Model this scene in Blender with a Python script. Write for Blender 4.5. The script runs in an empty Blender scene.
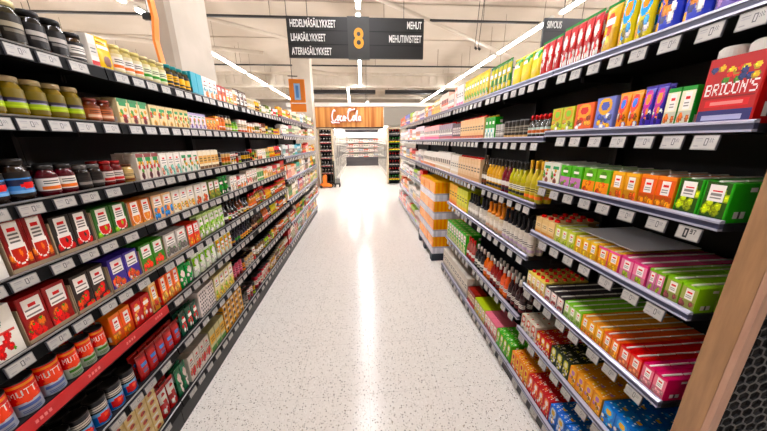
import bpy, math, random
from mathutils import Matrix, Vector
random.seed(8)
sc = bpy.context.scene
COL = sc.collection

# ------------------------------------------------------------------ camera
cam_data = bpy.data.cameras.new('camera')
cam = bpy.data.objects.new('camera', cam_data)
COL.objects.link(cam)
FPX = 268.0
cam_data.sensor_fit = 'HORIZONTAL'
cam_data.sensor_width = 36.0
cam_data.lens = FPX / 767.0 * 36.0
cam_data.clip_start = 0.02
cam_data.clip_end = 200
ax = Vector((0.99698077, 0.02983708, -0.07168741))
ay = Vector((-0.07706316, 0.26703281, -0.96060124))
az = Vector((-0.00951864, 0.96322543, 0.26852592))
rot = Matrix((ax, ay, az))          # columns are the camera's own axes in the world
cam.matrix_world = Matrix.Translation((0, 0, 1.557)) @ rot.to_4x4()
sc.camera = cam

# ------------------------------------------------------------------ world, exposure
world = bpy.data.worlds.new('world'); sc.world = world
world.use_nodes = True
bg = world.node_tree.nodes['Background']
bg.inputs[0].default_value = (1.0, 0.95, 0.88, 1)
bg.inputs[1].default_value = 0.25
sc.view_settings.view_transform = 'Standard'
sc.view_settings.look = 'None'
sc.view_settings.gamma = 1
sc.view_settings.exposure = 0.62
try: sc.view_settings.use_curve_mapping = False
except Exception: pass
TUBE_POWER = 66.0

# ------------------------------------------------------------------ helpers
def lin(c):
    if isinstance(c, str):
        c = c.lstrip('#'); c = tuple(int(c[i:i+2], 16)/255 for i in (0, 2, 4))
    return tuple((x/12.92 if x <= .04045 else ((x+.055)/1.055)**2.4) for x in c)

def mat(name, color=None, rough=.5, metal=0, coat=0, emit=None, attr=False, spec=.5):
    m = bpy.data.materials.new(name); m.use_nodes = True
    b = m.node_tree.nodes['Principled BSDF']
    if color is not None: b.inputs['Base Color'].default_value = (*lin(color), 1)
    b.inputs['Roughness'].default_value = rough
    b.inputs['Metallic'].default_value = metal
    b.inputs['Coat Weight'].default_value = coat
    b.inputs['Specular IOR Level'].default_value = spec
    if attr:
        a = m.node_tree.nodes.new('ShaderNodeAttribute'); a.attribute_name = 'Col'
        m.node_tree.links.new(a.outputs['Color'], b.inputs['Base Color'])
    if emit:
        b.inputs['Emission Color'].default_value = (*lin(color), 1)
        b.inputs['Emission Strength'].default_value = emit
    return m
def noisy(m, c2, scale, lo=.4, hi=.6, detail=3, mapscale=None):
    nt = m.node_tree; b = nt.nodes['Principled BSDF']
    c1 = tuple(b.inputs['Base Color'].default_value)
    tc = nt.nodes.new('ShaderNodeTexCoord'); n = nt.nodes.new('ShaderNodeTexNoise')
    n.inputs['Scale'].default_value = scale; n.inputs['Detail'].default_value = detail
    r = nt.nodes.new('ShaderNodeValToRGB')
    r.color_ramp.elements[0].position = lo; r.color_ramp.elements[0].color = c1
    r.color_ramp.elements[1].position = hi; r.color_ramp.elements[1].color = (*lin(c2), 1)
    if mapscale:
        mp = nt.nodes.new('ShaderNodeMapping'); mp.inputs['Scale'].default_value = mapscale
        nt.links.new(tc.outputs['Object'], mp.inputs[0]); nt.links.new(mp.outputs[0], n.inputs['Vector'])
    else: nt.links.new(tc.outputs['Object'], n.inputs['Vector'])
    nt.links.new(n.outputs['Fac'], r.inputs[0]); nt.links.new(r.outputs[0], b.inputs['Base Color'])
    return m

M_PAPER = mat('printed_carton', rough=.38, attr=True, spec=.4)
M_GLASS = mat('filled_glass', rough=.12, attr=True, coat=.5)
M_METAL = mat('printed_metal', rough=.3, attr=True, metal=.35)
M_FILM = mat('printed_film', rough=.25, attr=True)
MATS = {'paper': M_PAPER, 'glass': M_GLASS, 'metal': M_METAL, 'film': M_FILM}
M_BLACK = noisy(mat('black_shelf_steel', '0d0d10', .45), '131316', 20)
M_BACK = noisy(mat('black_back_panel', '0b0b0d', .6), '121215', 9)
M_RAILB = mat('dark_price_rail', '030304', .55, spec=.15)
M_RAILG = mat('silver_price_rail', 'b9b9cc', .25, metal=.35)
M_RAILD = mat('navy_rail_groove', '343650', .35)
M_TAG = mat('price_tag_screen', rough=.3, attr=True)
M_RED = mat('red_promotion_strip', 'c8161c', .35)
M_WHITE = noisy(mat('white_paint', 'e4dfd6', .5), 'd8d2c8', 3)
M_CREAM = noisy(mat('cream_column_paint', 'b4a897', .6), 'ab9f8e', 2)
M_WOOD = noisy(mat('oak_trim', 'a87d56', .5), '8f6947', 18, .35, .7, 6, (3, 3, .35))
M_WOODL = noisy(mat('oak_trim_edge', 'b98f76', .5), 'aa8069', 18, .35, .7, 6, (3, 3, .35))
M_HEX = mat('perforated_dark_steel', '26262a', .5)
M_VOID = mat('matt_black', '060607', .9)
M_SIGN = mat('dark_sign_board', '171512', .45)
M_SIGNC = mat('charcoal_sign_centre', '2f2d2a', .45)
M_TEXTW = mat('white_lettering', 'f4f2ee', .5)
M_TEXTO = mat('orange_numeral', 'f5a623', .5)
M_ORANGE = mat('orange_banner_board', 'ee8413', .5)
M_STEEL = mat('grey_steel', '8c8a88', .35, metal=.7)
M_DARK = mat('dark_cable', '1f1c1a', .5)
M_RUB = mat('black_rubber', '151515', .7)
M_HOUS = mat('light_fixture_housing', 'b5aea2', .45)
M_TUBE = mat('glowing_tube', 'fbfaff', .5, emit=TUBE_POWER)
M_FILL_TUBE = mat('added_fill_tube', 'fbfaff', .5, emit=22)  # weaker glow for the fill lights added in the end passage
M_FRIDGE = mat('lit_fridge_strip', 'fff6ec', .5, emit=30)
M_CARD = mat('cardboard_tray', '9a8468', .7)
M_PALL = mat('dark_blue_pallet', '1e2a3a', .5)

def clearglass():
    m = bpy.data.materials.new('clear_glass'); m.use_nodes = True
    nt = m.node_tree; nt.nodes.clear()
    o = nt.nodes.new('ShaderNodeOutputMaterial'); mx = nt.nodes.new('ShaderNodeMixShader')
    t = nt.nodes.new('ShaderNodeBsdfTransparent'); g = nt.nodes.new('ShaderNodeBsdfGlossy')
    g.inputs['Roughness'].default_value = .05; mx.inputs[0].default_value = .18
    nt.links.new(t.outputs[0], mx.inputs[1]); nt.links.new(g.outputs[0], mx.inputs[2]); nt.links.new(mx.outputs[0], o.inputs[0])
    return m
M_CLEAR = clearglass()

def terrazzo():
    m = bpy.data.materials.new('terrazzo_floor'); m.use_nodes = True
    nt = m.node_tree; b = nt.nodes['Principled BSDF']
    tc = nt.nodes.new('ShaderNodeTexCoord')
    base = nt.nodes.new('ShaderNodeTexNoise'); base.inputs['Scale'].default_value = 1.2
    rb = nt.nodes.new('ShaderNodeValToRGB')
    rb.color_ramp.elements[0].color = (*lin('e6dfd7'), 1); rb.color_ramp.elements[1].color = (*lin('ede7df'), 1)
    nt.links.new(tc.outputs['Object'], base.inputs['Vector']); nt.links.new(base.outputs['Fac'], rb.inputs[0])
    prev = rb.outputs[0]
    for scale, cut, col, keep in ((62, .24, '7b7266', .62), (105, .26, '9c9184', .5), (40, .18, 'b3a696', .66), (80, .32, 'f3efe9', .55)):
        v = nt.nodes.new('ShaderNodeTexVoronoi'); v.inputs['Scale'].default_value = scale
        nt.links.new(tc.outputs['Object'], v.inputs['Vector'])
        lt = nt.nodes.new('ShaderNodeMath'); lt.operation = 'LESS_THAN'; lt.inputs[1].default_value = cut
        nt.links.new(v.outputs['Distance'], lt.inputs[0])
        sp = nt.nodes.new('ShaderNodeSeparateColor'); nt.links.new(v.outputs['Color'], sp.inputs[0])
        gt = nt.nodes.new('ShaderNodeMath'); gt.operation = 'GREATER_THAN'; gt.inputs[1].default_value = keep
        nt.links.new(sp.outputs[0], gt.inputs[0])
        mu = nt.nodes.new('ShaderNodeMath'); mu.operation = 'MULTIPLY'
        nt.links.new(lt.outputs[0], mu.inputs[0]); nt.links.new(gt.outputs[0], mu.inputs[1])
        mx = nt.nodes.new('ShaderNodeMix'); mx.data_type = 'RGBA'
        nt.links.new(mu.outputs[0], mx.inputs[0]); nt.links.new(prev, mx.inputs[6]); mx.inputs[7].default_value = (*lin(col), 1)
        prev = mx.outputs[2]
    # tile joints
    br = nt.nodes.new('ShaderNodeTexBrick'); br.offset = 0; br.inputs['Scale'].default_value = 1
    br.inputs['Brick Width'].default_value = .45; br.inputs['Row Height'].default_value = .45
    br.inputs['Mortar Size'].default_value = .0015; br.inputs['Mortar Smooth'].default_value = .2
    nt.links.new(tc.outputs['Object'], br.inputs['Vector'])
    mx = nt.nodes.new('ShaderNodeMix'); mx.data_type = 'RGBA'
    sc_ = nt.nodes.new('ShaderNodeMath'); sc_.operation = 'MULTIPLY'; sc_.inputs[1].default_value = .35
    nt.links.new(br.outputs['Fac'], sc_.inputs[0])
    nt.links.new(sc_.outputs[0], mx.inputs[0]); nt.links.new(prev, mx.inputs[6]); mx.inputs[7].default_value = (*lin('9d9488'), 1)
    nt.links.new(mx.outputs[2], b.inputs['Base Color'])
    b.inputs['Roughness'].default_value = .2
    return m
M_FLOOR = terrazzo()

def plankmat():
    m = bpy.data.materials.new('orange_wood_planks'); m.use_nodes = True
    nt = m.node_tree; b = nt.nodes['Principled BSDF']; tc = nt.nodes.new('ShaderNodeTexCoord')
    mp = nt.nodes.new('ShaderNodeMapping'); mp.inputs['Scale'].default_value = (9, .1, .25)
    n = nt.nodes.new('ShaderNodeTexNoise'); n.inputs['Scale'].default_value = 1.2; n.inputs['Detail'].default_value = 4
    r = nt.nodes.new('ShaderNodeValToRGB')
    e = r.color_ramp.elements; e[0].position = .3; e[0].color = (*lin('a85a14'), 1); e[1].position = .7; e[1].color = (*lin('e8ab5c'), 1)
    nt.links.new(tc.outputs['Object'], mp.inputs[0]); nt.links.new(mp.outputs[0], n.inputs['Vector'])
    nt.links.new(n.outputs['Fac'], r.inputs[0]); nt.links.new(r.outputs[0], b.inputs['Base Color'])
    b.inputs['Roughness'].default_value = .5
    return m
M_PLANK = plankmat()

def setp(o, label=None, cat=None, group=None, kind=None):
    if label: o['label'] = label
    if cat: o['category'] = cat
    if group: o['group'] = group
    if kind: o['kind'] = kind
    return o
def link(o, parent=None):
    COL.objects.link(o)
    if parent: o.parent = parent
    return o
def empty(name, loc, label, cat, group=None, rz=0):
    o = bpy.data.objects.new(name, None); o.location = loc; o.rotation_euler.z = rz; o.empty_display_size = .05
    return setp(link(o), label, cat, group)

class MB:
    """collects quads; builds ONE mesh object"""
    def __init__(s): s.v = []; s.f = []
    def box(s, x0, x1, y0, y1, z0, z1):
        n = len(s.v)
        s.v += [(x0,y0,z0),(x1,y0,z0),(x1,y1,z0),(x0,y1,z0),(x0,y0,z1),(x1,y0,z1),(x1,y1,z1),(x0,y1,z1)]
        s.f += [(n,n+3,n+2,n+1),(n+4,n+5,n+6,n+7),(n,n+1,n+5,n+4),(n+1,n+2,n+6,n+5),(n+2,n+3,n+7,n+6),(n+3,n,n+4,n+7)]
        return s
    def bar(s, a, b, r, seg=6, r2=None):
        a = Vector(a); b = Vector(b); d = (b-a).normalized()
        u = d.orthogonal().normalized(); w = d.cross(u); n = len(s.v); r2 = r if r2 is None else r2
        for p, rr in ((a, r), (b, r2)):
            for i in range(seg):
                t = 2*math.pi*i/seg; s.v.append(tuple(p + (u*math.cos(t) + w*math.sin(t))*rr))
        for i in range(seg):
            j = (i+1) % seg; s.f.append((n+i, n+j, n+seg+j, n+seg+i))
        s.f.append(tuple(n+i for i in reversed(range(seg)))); s.f.append(tuple(n+seg+i for i in range(seg)))
        return s
    def prism(s, prof, y0, y1, axis='y'):
        """closed profile of (x,z) extruded along y"""
        n = len(s.v); k = len(prof)
        for y in (y0, y1):
            for (x, z) in prof: s.v.append((x, y, z) if axis == 'y' else (y, x, z))
        for i in range(k):
            j = (i+1) % k; s.f.append((n+i, n+j, n+k+j, n+k+i))
        s.f.append(tuple(n+i for i in reversed(range(k)))); s.f.append(tuple(n+k+i for i in range(k)))
        return s
    def build(s, name, m, parent=None, smooth=False, bevel=0):
        me = bpy.data.meshes.new(name); me.from_pydata(s.v, [], s.f); me.materials.append(m)
        import bmesh
        bm = bmesh.new(); bm.from_mesh(me); bmesh.ops.recalc_face_normals(bm, faces=bm.faces)
        if bevel: bmesh.ops.bevel(bm, geom=bm.edges[:], offset=bevel, segments=2, affect='EDGES')
        bm.to_mesh(me); bm.free()
        if smooth: me.polygons.foreach_set('use_smooth', [True]*len(me.polygons))
        return link(bpy.data.objects.new(name, me), parent)

def text(name, body, size, m, loc, rot_, parent=None, extr=.004, align='LEFT', sx=1, shear=0, bold=0):
    c = bpy.data.curves.new(name, 'FONT'); c.body = body; c.size = size; c.extrude = extr; c.align_x = align; c.shear = shear
    c.offset = bold
    o = bpy.data.objects.new(name, c); COL.objects.link(o)
    bpy.context.view_layer.update()
    me = bpy.data.meshes.new_from_object(o); COL.objects.unlink(o); bpy.data.objects.remove(o)
    me.materials.clear(); me.materials.append(m)
    o = bpy.data.objects.new(name, me); o.location = loc; o.rotation_euler = rot_; o.scale = (sx, 1, 1)
    return link(o, parent)

# ------------------------------------------------------------------ room structure
def struct(o): return setp(o, kind='structure')
struct(MB().box(-9, 9, -5, 26, -.1, 0).build('floor', M_FLOOR))
M_CEIL = noisy(mat('beige_ceiling_sheet', 'b8ab9a', .8), 'afa291', .6)
struct(MB().box(-9, 9, -5, 26, 4.9, 5.0).build('ceiling', M_CEIL))
M_WALL = noisy(mat('light_wall_paint', 'cfc6ba', .7), 'c6bcb0', 1)
struct(MB().box(-9.2, -9, -5, 26, 0, 5).build('wall_left', M_WALL))
struct(MB().box(9, 9.2, -5, 26, 0, 5).build('wall_right', M_WALL))
struct(MB().box(-9, 9, 26, 26.2, 0, 5).build('wall_back', M_WALL))
struct(MB().box(-9, 9, -5.2, -5, 0, 5).build('wall_front', M_WALL))
# ceiling seams and roof beams
n = 1
for y in (2.5, 5.0, 7.9, 10.4, 15.6):
    struct(MB().box(-9, 9, y-.03, y+.03, 4.86, 4.9).build('trim_%d' % n, M_CEIL)); n += 1
M_BEAM = noisy(mat('cream_beam', 'b8ac9b', .6), 'afa391', 2)
for (y, z0, z1) in ((13.6, 4.05, 4.45), (18.2, 4.2, 4.6)):
    b = MB()
    b.box(-9, 9, y-.12, y+.12, z1, z1+.1); b.box(-9, 9, y-.12, y+.12, z0-.1, z0)
    # trapezoid sheet web between the flanges
    x = -9.0
    while x < 9:
        b.box(x, x+.18, y-.05, y, z0, z1); b.box(x+.18, x+.36, y-.01, y+.04, z0, z1); x += .36
    struct(b.build('trim_%d' % n, M_BEAM)); n += 1
struct(MB().box(-9, 9, 17.0, 17.6, 2.95, 3.35).build('trim_%d' % n, M_WHITE)); n += 1

# diagonal roof pipes, cable trays
def pipe(a, b, r, m, label, cat, name, group=None):
    return setp(MB().bar(a, b, r, 8).build(name, m, smooth=True), label, cat, group)
M_PIPE = mat('pale_duct', 'b8aa98', .5)
pipe((-4.9, 6.2, 4.3), (-1.5, 9.0, 4.3), .045, M_PIPE, 'thin grey-beige pipe sloping across the ceiling left of the aisle sign', 'pipe', 'ceiling_pipe')
pipe((.2, 6.15, 4.3), (5.6, 10.3, 4.3), .045, M_PIPE, 'thin grey-beige pipe sloping across the ceiling right of the aisle sign', 'pipe', 'ceiling_pipe')
pipe((-2.6, 12.3, 4.45), (5.2, 18.6, 4.45), .07, M_PIPE, 'long pale pipe crossing the ceiling below the aisle sign', 'pipe', 'ceiling_pipe')
pipe((-9, 8.5, 4.45), (-2.9, 9.4, 4.15), .06, M_PIPE, 'pale pipe over the left shelves beside the cream column', 'pipe', 'ceiling_pipe')
for k, (y, z, lab) in enumerate(((7.27, 4.3, 'black cable rail across the ceiling level with the top of the aisle sign'),
                               (11.35, 4.3, 'black cable rail across the ceiling just under the aisle sign'),)):
    o = MB().box(-8.9, 8.9, y-.03, y+.03, z-.02, z+.02)
    for x in (-7, -4.5, -2, .6, 3, 5.5, 8): o.bar((x, y, z), (x, y, 4.9), .006, 4)
    setp(o.build('cable_rail', M_DARK), lab, 'cable rail')
for (x0, x1, y, z, lab) in ((-3.4, .84, 16.45, 4.17, 'dark horizontal duct under the far ceiling above the wooden sign wall'),
                            (1.4, 5.6, 16.45, 4.17, 'dark horizontal duct under the far ceiling right of the centre')):
    o = MB().box(x0, x1, y, y+.4, z-.02, z+.16)
    x = x0+.2
    while x < x1-.1: o.bar((x, y+.2, z+.1), (x, y+.2, 4.9), .012, 4); x += 1.0
    setp(o.build('air_duct', M_DARK), lab, 'duct')
# thin wires hanging right of the sign
for (x, y, lab) in ((3.22, 8.25, 'thin slanting wire hanging from the ceiling right of the aisle sign, left one'), (3.34, 8.3, 'thin slanting wire hanging from the ceiling right of the aisle sign, right one')):
    setp(MB().bar((x-.28, y-.85, 4.9), (x, y, 4.05), .008, 4).bar((x, y, 4.05), (x+.06, y, 4.0), .03, 6).build('hanging_wire', M_DARK), lab, 'wire')

# ceiling light rows
lights = []
for x, side in ((-8.2, 'far left'), (-4.2, 'left'), (0, 'centre'), (4.1, 'right'), (8.1, 'far right')):
    for i in range(1, 10):
        if i == 1 and side != 'centre': continue
        y0 = -4.1 + i*2.6
        if side == 'centre' and y0 > 13: continue
        L = 2.35
        r = empty('light_fixture', (x, y0, 4.0), '%s long white strip light in the %s ceiling row, counted from the camera end' %
                  (('first','second','third','fourth','fifth','sixth','seventh','eighth','ninth','tenth')[i-(1 if side == 'centre' else 2)], side), 'ceiling light', 'strip lights in the %s row' % side)
        MB().prism([(-.05, .03), (.05, .03), (.035, .08), (-.035, .08)], 0, L).build('housing', M_HOUS, r)
        MB().box(-.032, .032, .02, L-.02, -.005, .03).build('tube', M_TUBE, r)
        w = MB(); w.bar((0, .3, .08), (0, .3, .9), .004, 4); w.bar((0, L-.3, .08), (0, L-.3, .9), .004, 4)
        w.build('suspension_wire', M_DARK, r)
r = empty('light_fixture', (-.55, 13.0, 3.8), 'short slanting strip light at the far end left of the centre row', 'ceiling light', rz=.03)
MB().box(-.05, .05, 0, 6, .03, .08).build('housing', M_HOUS, r); MB().box(-.032, .032, .02, 5.98, -.005, .03).build('tube', M_TUBE, r)
MB().bar((0, 2, .08), (0, 2, 1.1), .004, 4).bar((0, 4, .08), (0, 4, 1.1), .004, 4).build('suspension_wire', M_DARK, r)

for i, y0 in enumerate((10.9, 13.1, 15.3)):  # unseen fill lights added behind the fascia to brighten the passage coolers
    r = empty('light_fixture', (.25, y0, 2.95), '%s unseen low fill light added inside the end passage' % ('first', 'second', 'third')[i], 'ceiling light', 'fill lights added in the end passage')
    MB().box(-.05, .05, 0, 2, .03, .08).build('housing', M_HOUS, r); MB().box(-.032, .032, .02, 1.98, -.005, .03).build('tube', M_FILL_TUBE, r)
    MB().bar((0, .3, .08), (0, .3, 1.95), .004, 4).bar((0, 1.7, .08), (0, 1.7, 1.95), .004, 4).build('suspension_wire', M_DARK, r)
# columns
c = MB().prism([(-2.30, 3.62), (-2.20, 3.52), (-2.06, 3.52), (-2.02, 3.56), (-2.02, 4.33), (-2.06, 4.37), (-2.24, 4.37), (-2.30, 4.30)], 0, 4.9)
v = [(x, z, y) for (x, y, z) in c.v]; c.v = v
setp(c.build('support_column', M_CREAM), 'thick cream square column rising behind the left shelving', 'column')
setp(MB().box(-2.06, -1.55, 9.3, 9.8, 0, 4.9).build('support_column', M_CREAM, bevel=.02), 'cream column behind the hanging orange banner', 'column')

# ------------------------------------------------------------------ signs
def aisle_sign(x0, x1, y, z0, z1, left, right, num, label, name='hanging_aisle_sign'):
    r = empty(name, ((x0+x1)/2, y, z0), label, 'sign')
    W = (x1-x0)/2; H_ = z1-z0; c0, c1 = -.115, .165
    MB().box(-W, c0, 0, .03, 0, H_).build('left_board', M_SIGN, r)
    MB().box(c1, W, 0, .03, 0, H_).build('right_board', M_SIGN, r)
    MB().box(c0, c1, -.012, .042, -.01, H_+.005).build('centre_board', M_SIGNC, r)
    g = MB()
    for k in (1, 2):
        g.box(-W, c0, -.002, 0, H_*k/3-.003, H_*k/3+.003); g.box(c1, W, -.002, 0, H_*k/3-.003, H_*k/3+.003)
    g.build('divider_line', M_VOID, r)
    for k, t in enumerate(left):
        if t: text('lettering', t, .118, M_TEXTW, (-W+.04, -.004, H_*(2.5-k)/3-.042), (math.pi/2, 0, 0), r, sx=.50, bold=.001)
    for k, t in enumerate(right):
        if t: text('lettering', t, .118, M_TEXTW, (W-.03, -.004, H_*(2.5-k)/3-.042), (math.pi/2, 0, 0), r, align='RIGHT', sx=.50, bold=.001)
    if num: text('numeral', num, .32, M_TEXTO, ((c0+c1)/2, -.016, H_/2-.115), (math.pi/2, 0, 0), r, align='CENTER', sx=.85, bold=.006)
    w = MB()
    for x in (-W*.7, W*.7): w.bar((x, .015, H_), (x, .015, 4.9-z0), .005, 4)
    w.build('suspension_wire', M_DARK, r)
    return r
aisle_sign(-.911, .854, 4.0, 2.613, 3.084, ['HEDELMÄSÄILYKKEET', 'LIHASÄILYKKEET', 'ATERIASÄILYKKEET'], ['MEHUT', 'MEHUTIIVISTEET', ''], '8',
           'dark hanging aisle sign with orange number 8 and white Finnish words')
aisle_sign(2.50, 4.26, 4.0, 2.66, 3.128, ['SIIVOUS', '', ''], ['', '', ''], '', 'dark aisle sign partly hidden behind the tall bags on the right')

r = empty('hanging_banner', (-.955, 4.5, 2.0), 'orange hanging banner with pale blue panel above the left shelves', 'banner', rz=.1)
MB().box(-.115, .115, 0, .015, 0, .46).build('board', M_ORANGE, r)
o = MB().box(-.045, .045, -.004, 0, .17, .40).build('blue_panel', mat('pale_blue_print', '9fc4e6', .5), r)
MB().box(-.1, .115, -.004, 0, .115, .13).build('white_line', M_TEXTW, r)
MB().box(-.02, .02, -.008, -.004, .2, .37).build('figure_print', mat('blue_print', '4f86c4', .5), o)
w = MB().bar((-.06, .007, .46), (-.06, .007, 2.9), .006, 4).bar((-.12, .007, .5), (.02, .007, .5), .008, 4).build('suspension_wire', M_DARK, r)
r = empty('hanging_banner', (-2.08, 3.3, 2.36), 'orange banner seen nearly edge-on beside the thick cream column', 'banner')
pr = [(-.012, 0), (.012, 0), (-.006, .22), (.03, .42), (.0, 1.1), (-.03, 1.1), (.005, .42), (-.03, .22)]
MB().prism(pr, 0, .07).build('board', M_ORANGE, r)
MB().box(-.08, -.01, .0, .04, .40, .46).build('black_clip', M_RUB, r)
MB().bar((-.01, .1, 1.1), (-.01, .1, 2.5), .005, 4).build('suspension_wire', M_DARK, r)

# ------------------------------------------------------------------ shelving
def tag_mesh(w, h, num):
    """small electronic price tag, front faces -Y, printed as coloured cells"""
    nx, nz = 30, 14
    V = []; F = []; C = []
    g = ('####.#..####...', )
    dig = {'0': ('111','101','101','101','111'), '9': ('111','101','111','001','111'), '7': ('111','001','010','010','010'), '-': ('000','000','111','000','000')}
    cells = {}
    if num:
        x = 9
        for ch in num:
            sx = 2 if x < 15 else 1
            for j, row in enumerate(dig[ch]):
                for i, b in enumerate(row):
                    if b == '1':
                        for a in range(sx):
                            for bb in range(2 if sx == 2 else 1): cells[(x+i*sx+a, 11-j*(2 if sx == 2 else 1)-bb)] = '1c1c20'
            x += 4*sx
    else:
        rnd = random.Random(int(w*1e5)+7)
        for i in range(15, 19):
            for j in range(4, 11): cells[(i, j)] = '5b5a5c' if (i in (15, 18) or j in (4, 10)) else 'b9b6b2'
        for i in range(20, 25):
            for j in range(7, 11): cells[(i, j)] = '6b6a6c' if (i+j) % 2 else 'b9b6b2'
        for i in range(3, 12):
            cells[(i, 10)] = '8b898a'; cells[(i, 8)] = '9d9b9b'
        for i in range(3, 9): cells[(i, 3)] = '8b898a'
    base = 'aeaaa5'
    for j in range(nz+1):
        for i in range(nx+1): V.append((-w/2+w*i/nx, 0, -h/2+h*j/nz))
    for j in range(nz):
        for i in range(nx):
            a = j*(nx+1)+i; F.append((a, a+1, a+nx+2, a+nx+1))
            edge = i == 0 or j == 0 or i == nx-1 or j == nz-1
            C.append('8a8783' if edge else cells.get((i, j), base))
    n = len(V); t = .006
    V += [(-w/2, 0, -h/2), (w/2, 0, -h/2), (w/2, 0, h/2), (-w/2, 0, h/2), (-w/2, t, -h/2), (w/2, t, -h/2), (w/2, t, h/2), (-w/2, t, h/2)]
    for f in ((0,4,5,1), (1,5,6,2), (2,6,7,3), (3,7,4,0), (4,7,6,5)): F.append(tuple(n+k for k in f)); C.append('55545a')
    return V, F, C
def colmesh(name, parts):
    """parts: list of (V, F, C, matkey, smooth) merged into one mesh"""
    V = []; F = []; C = []; MI = []; S = []; keys = []
    for (v, f, c, mk, sm) in parts:
        n = len(V); V += v
        if mk not in keys: keys.append(mk)
        F += [tuple(a+n for a in q) for q in f]; C += c; MI += [keys.index(mk)]*len(f); S += [sm]*len(f)
    me = bpy.data.meshes.new(name); me.from_pydata(V, [], F)
    for k in keys: me.materials.append(MATS[k] if isinstance(k, str) else k)
    me.polygons.foreach_set('material_index', MI); me.polygons.foreach_set('use_smooth', S)
    at = me.color_attributes.new('Col', 'FLOAT_COLOR', 'CORNER')
    buf = []; cache = {}
    for q, c in zip(F, C):
        if c not in cache:
            r_, g_, b_ = lin(c); L_ = .3*r_+.6*g_+.1*b_; k_ = 1.25
            cache[c] = tuple(max(0.0, min(1.0, L_+(x-L_)*k_)) for x in (r_, g_, b_)) + (1.0,)
        for _ in q: buf.extend(cache[c])
    at.data.foreach_set('color', buf)
    return me
MATS['tag'] = M_TAG
v, f, c_ = tag_mesh(.064, .033, None); TAG_L = colmesh('price_tag', [(v, f, c_, 'tag', False)])
v, f, c_ = tag_mesh(.058, .040, None); TAG_R = colmesh('price_tag', [(v, f, c_, 'tag', False)])
v, f, c_ = tag_mesh(.058, .040, '097'); TAG_R97 = colmesh('price_tag', [(v, f, c_, 'tag', False)])

ORD = ['first','second','third','fourth','fifth','sixth','seventh','eighth','ninth','tenth','eleventh','twelfth','thirteenth','fourteenth','fifteenth','sixteenth','seventeenth','eighteenth','nineteenth','twentieth']
def ordn(i): return ORD[i] if i < len(ORD) else '%dth' % (i+1)

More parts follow.
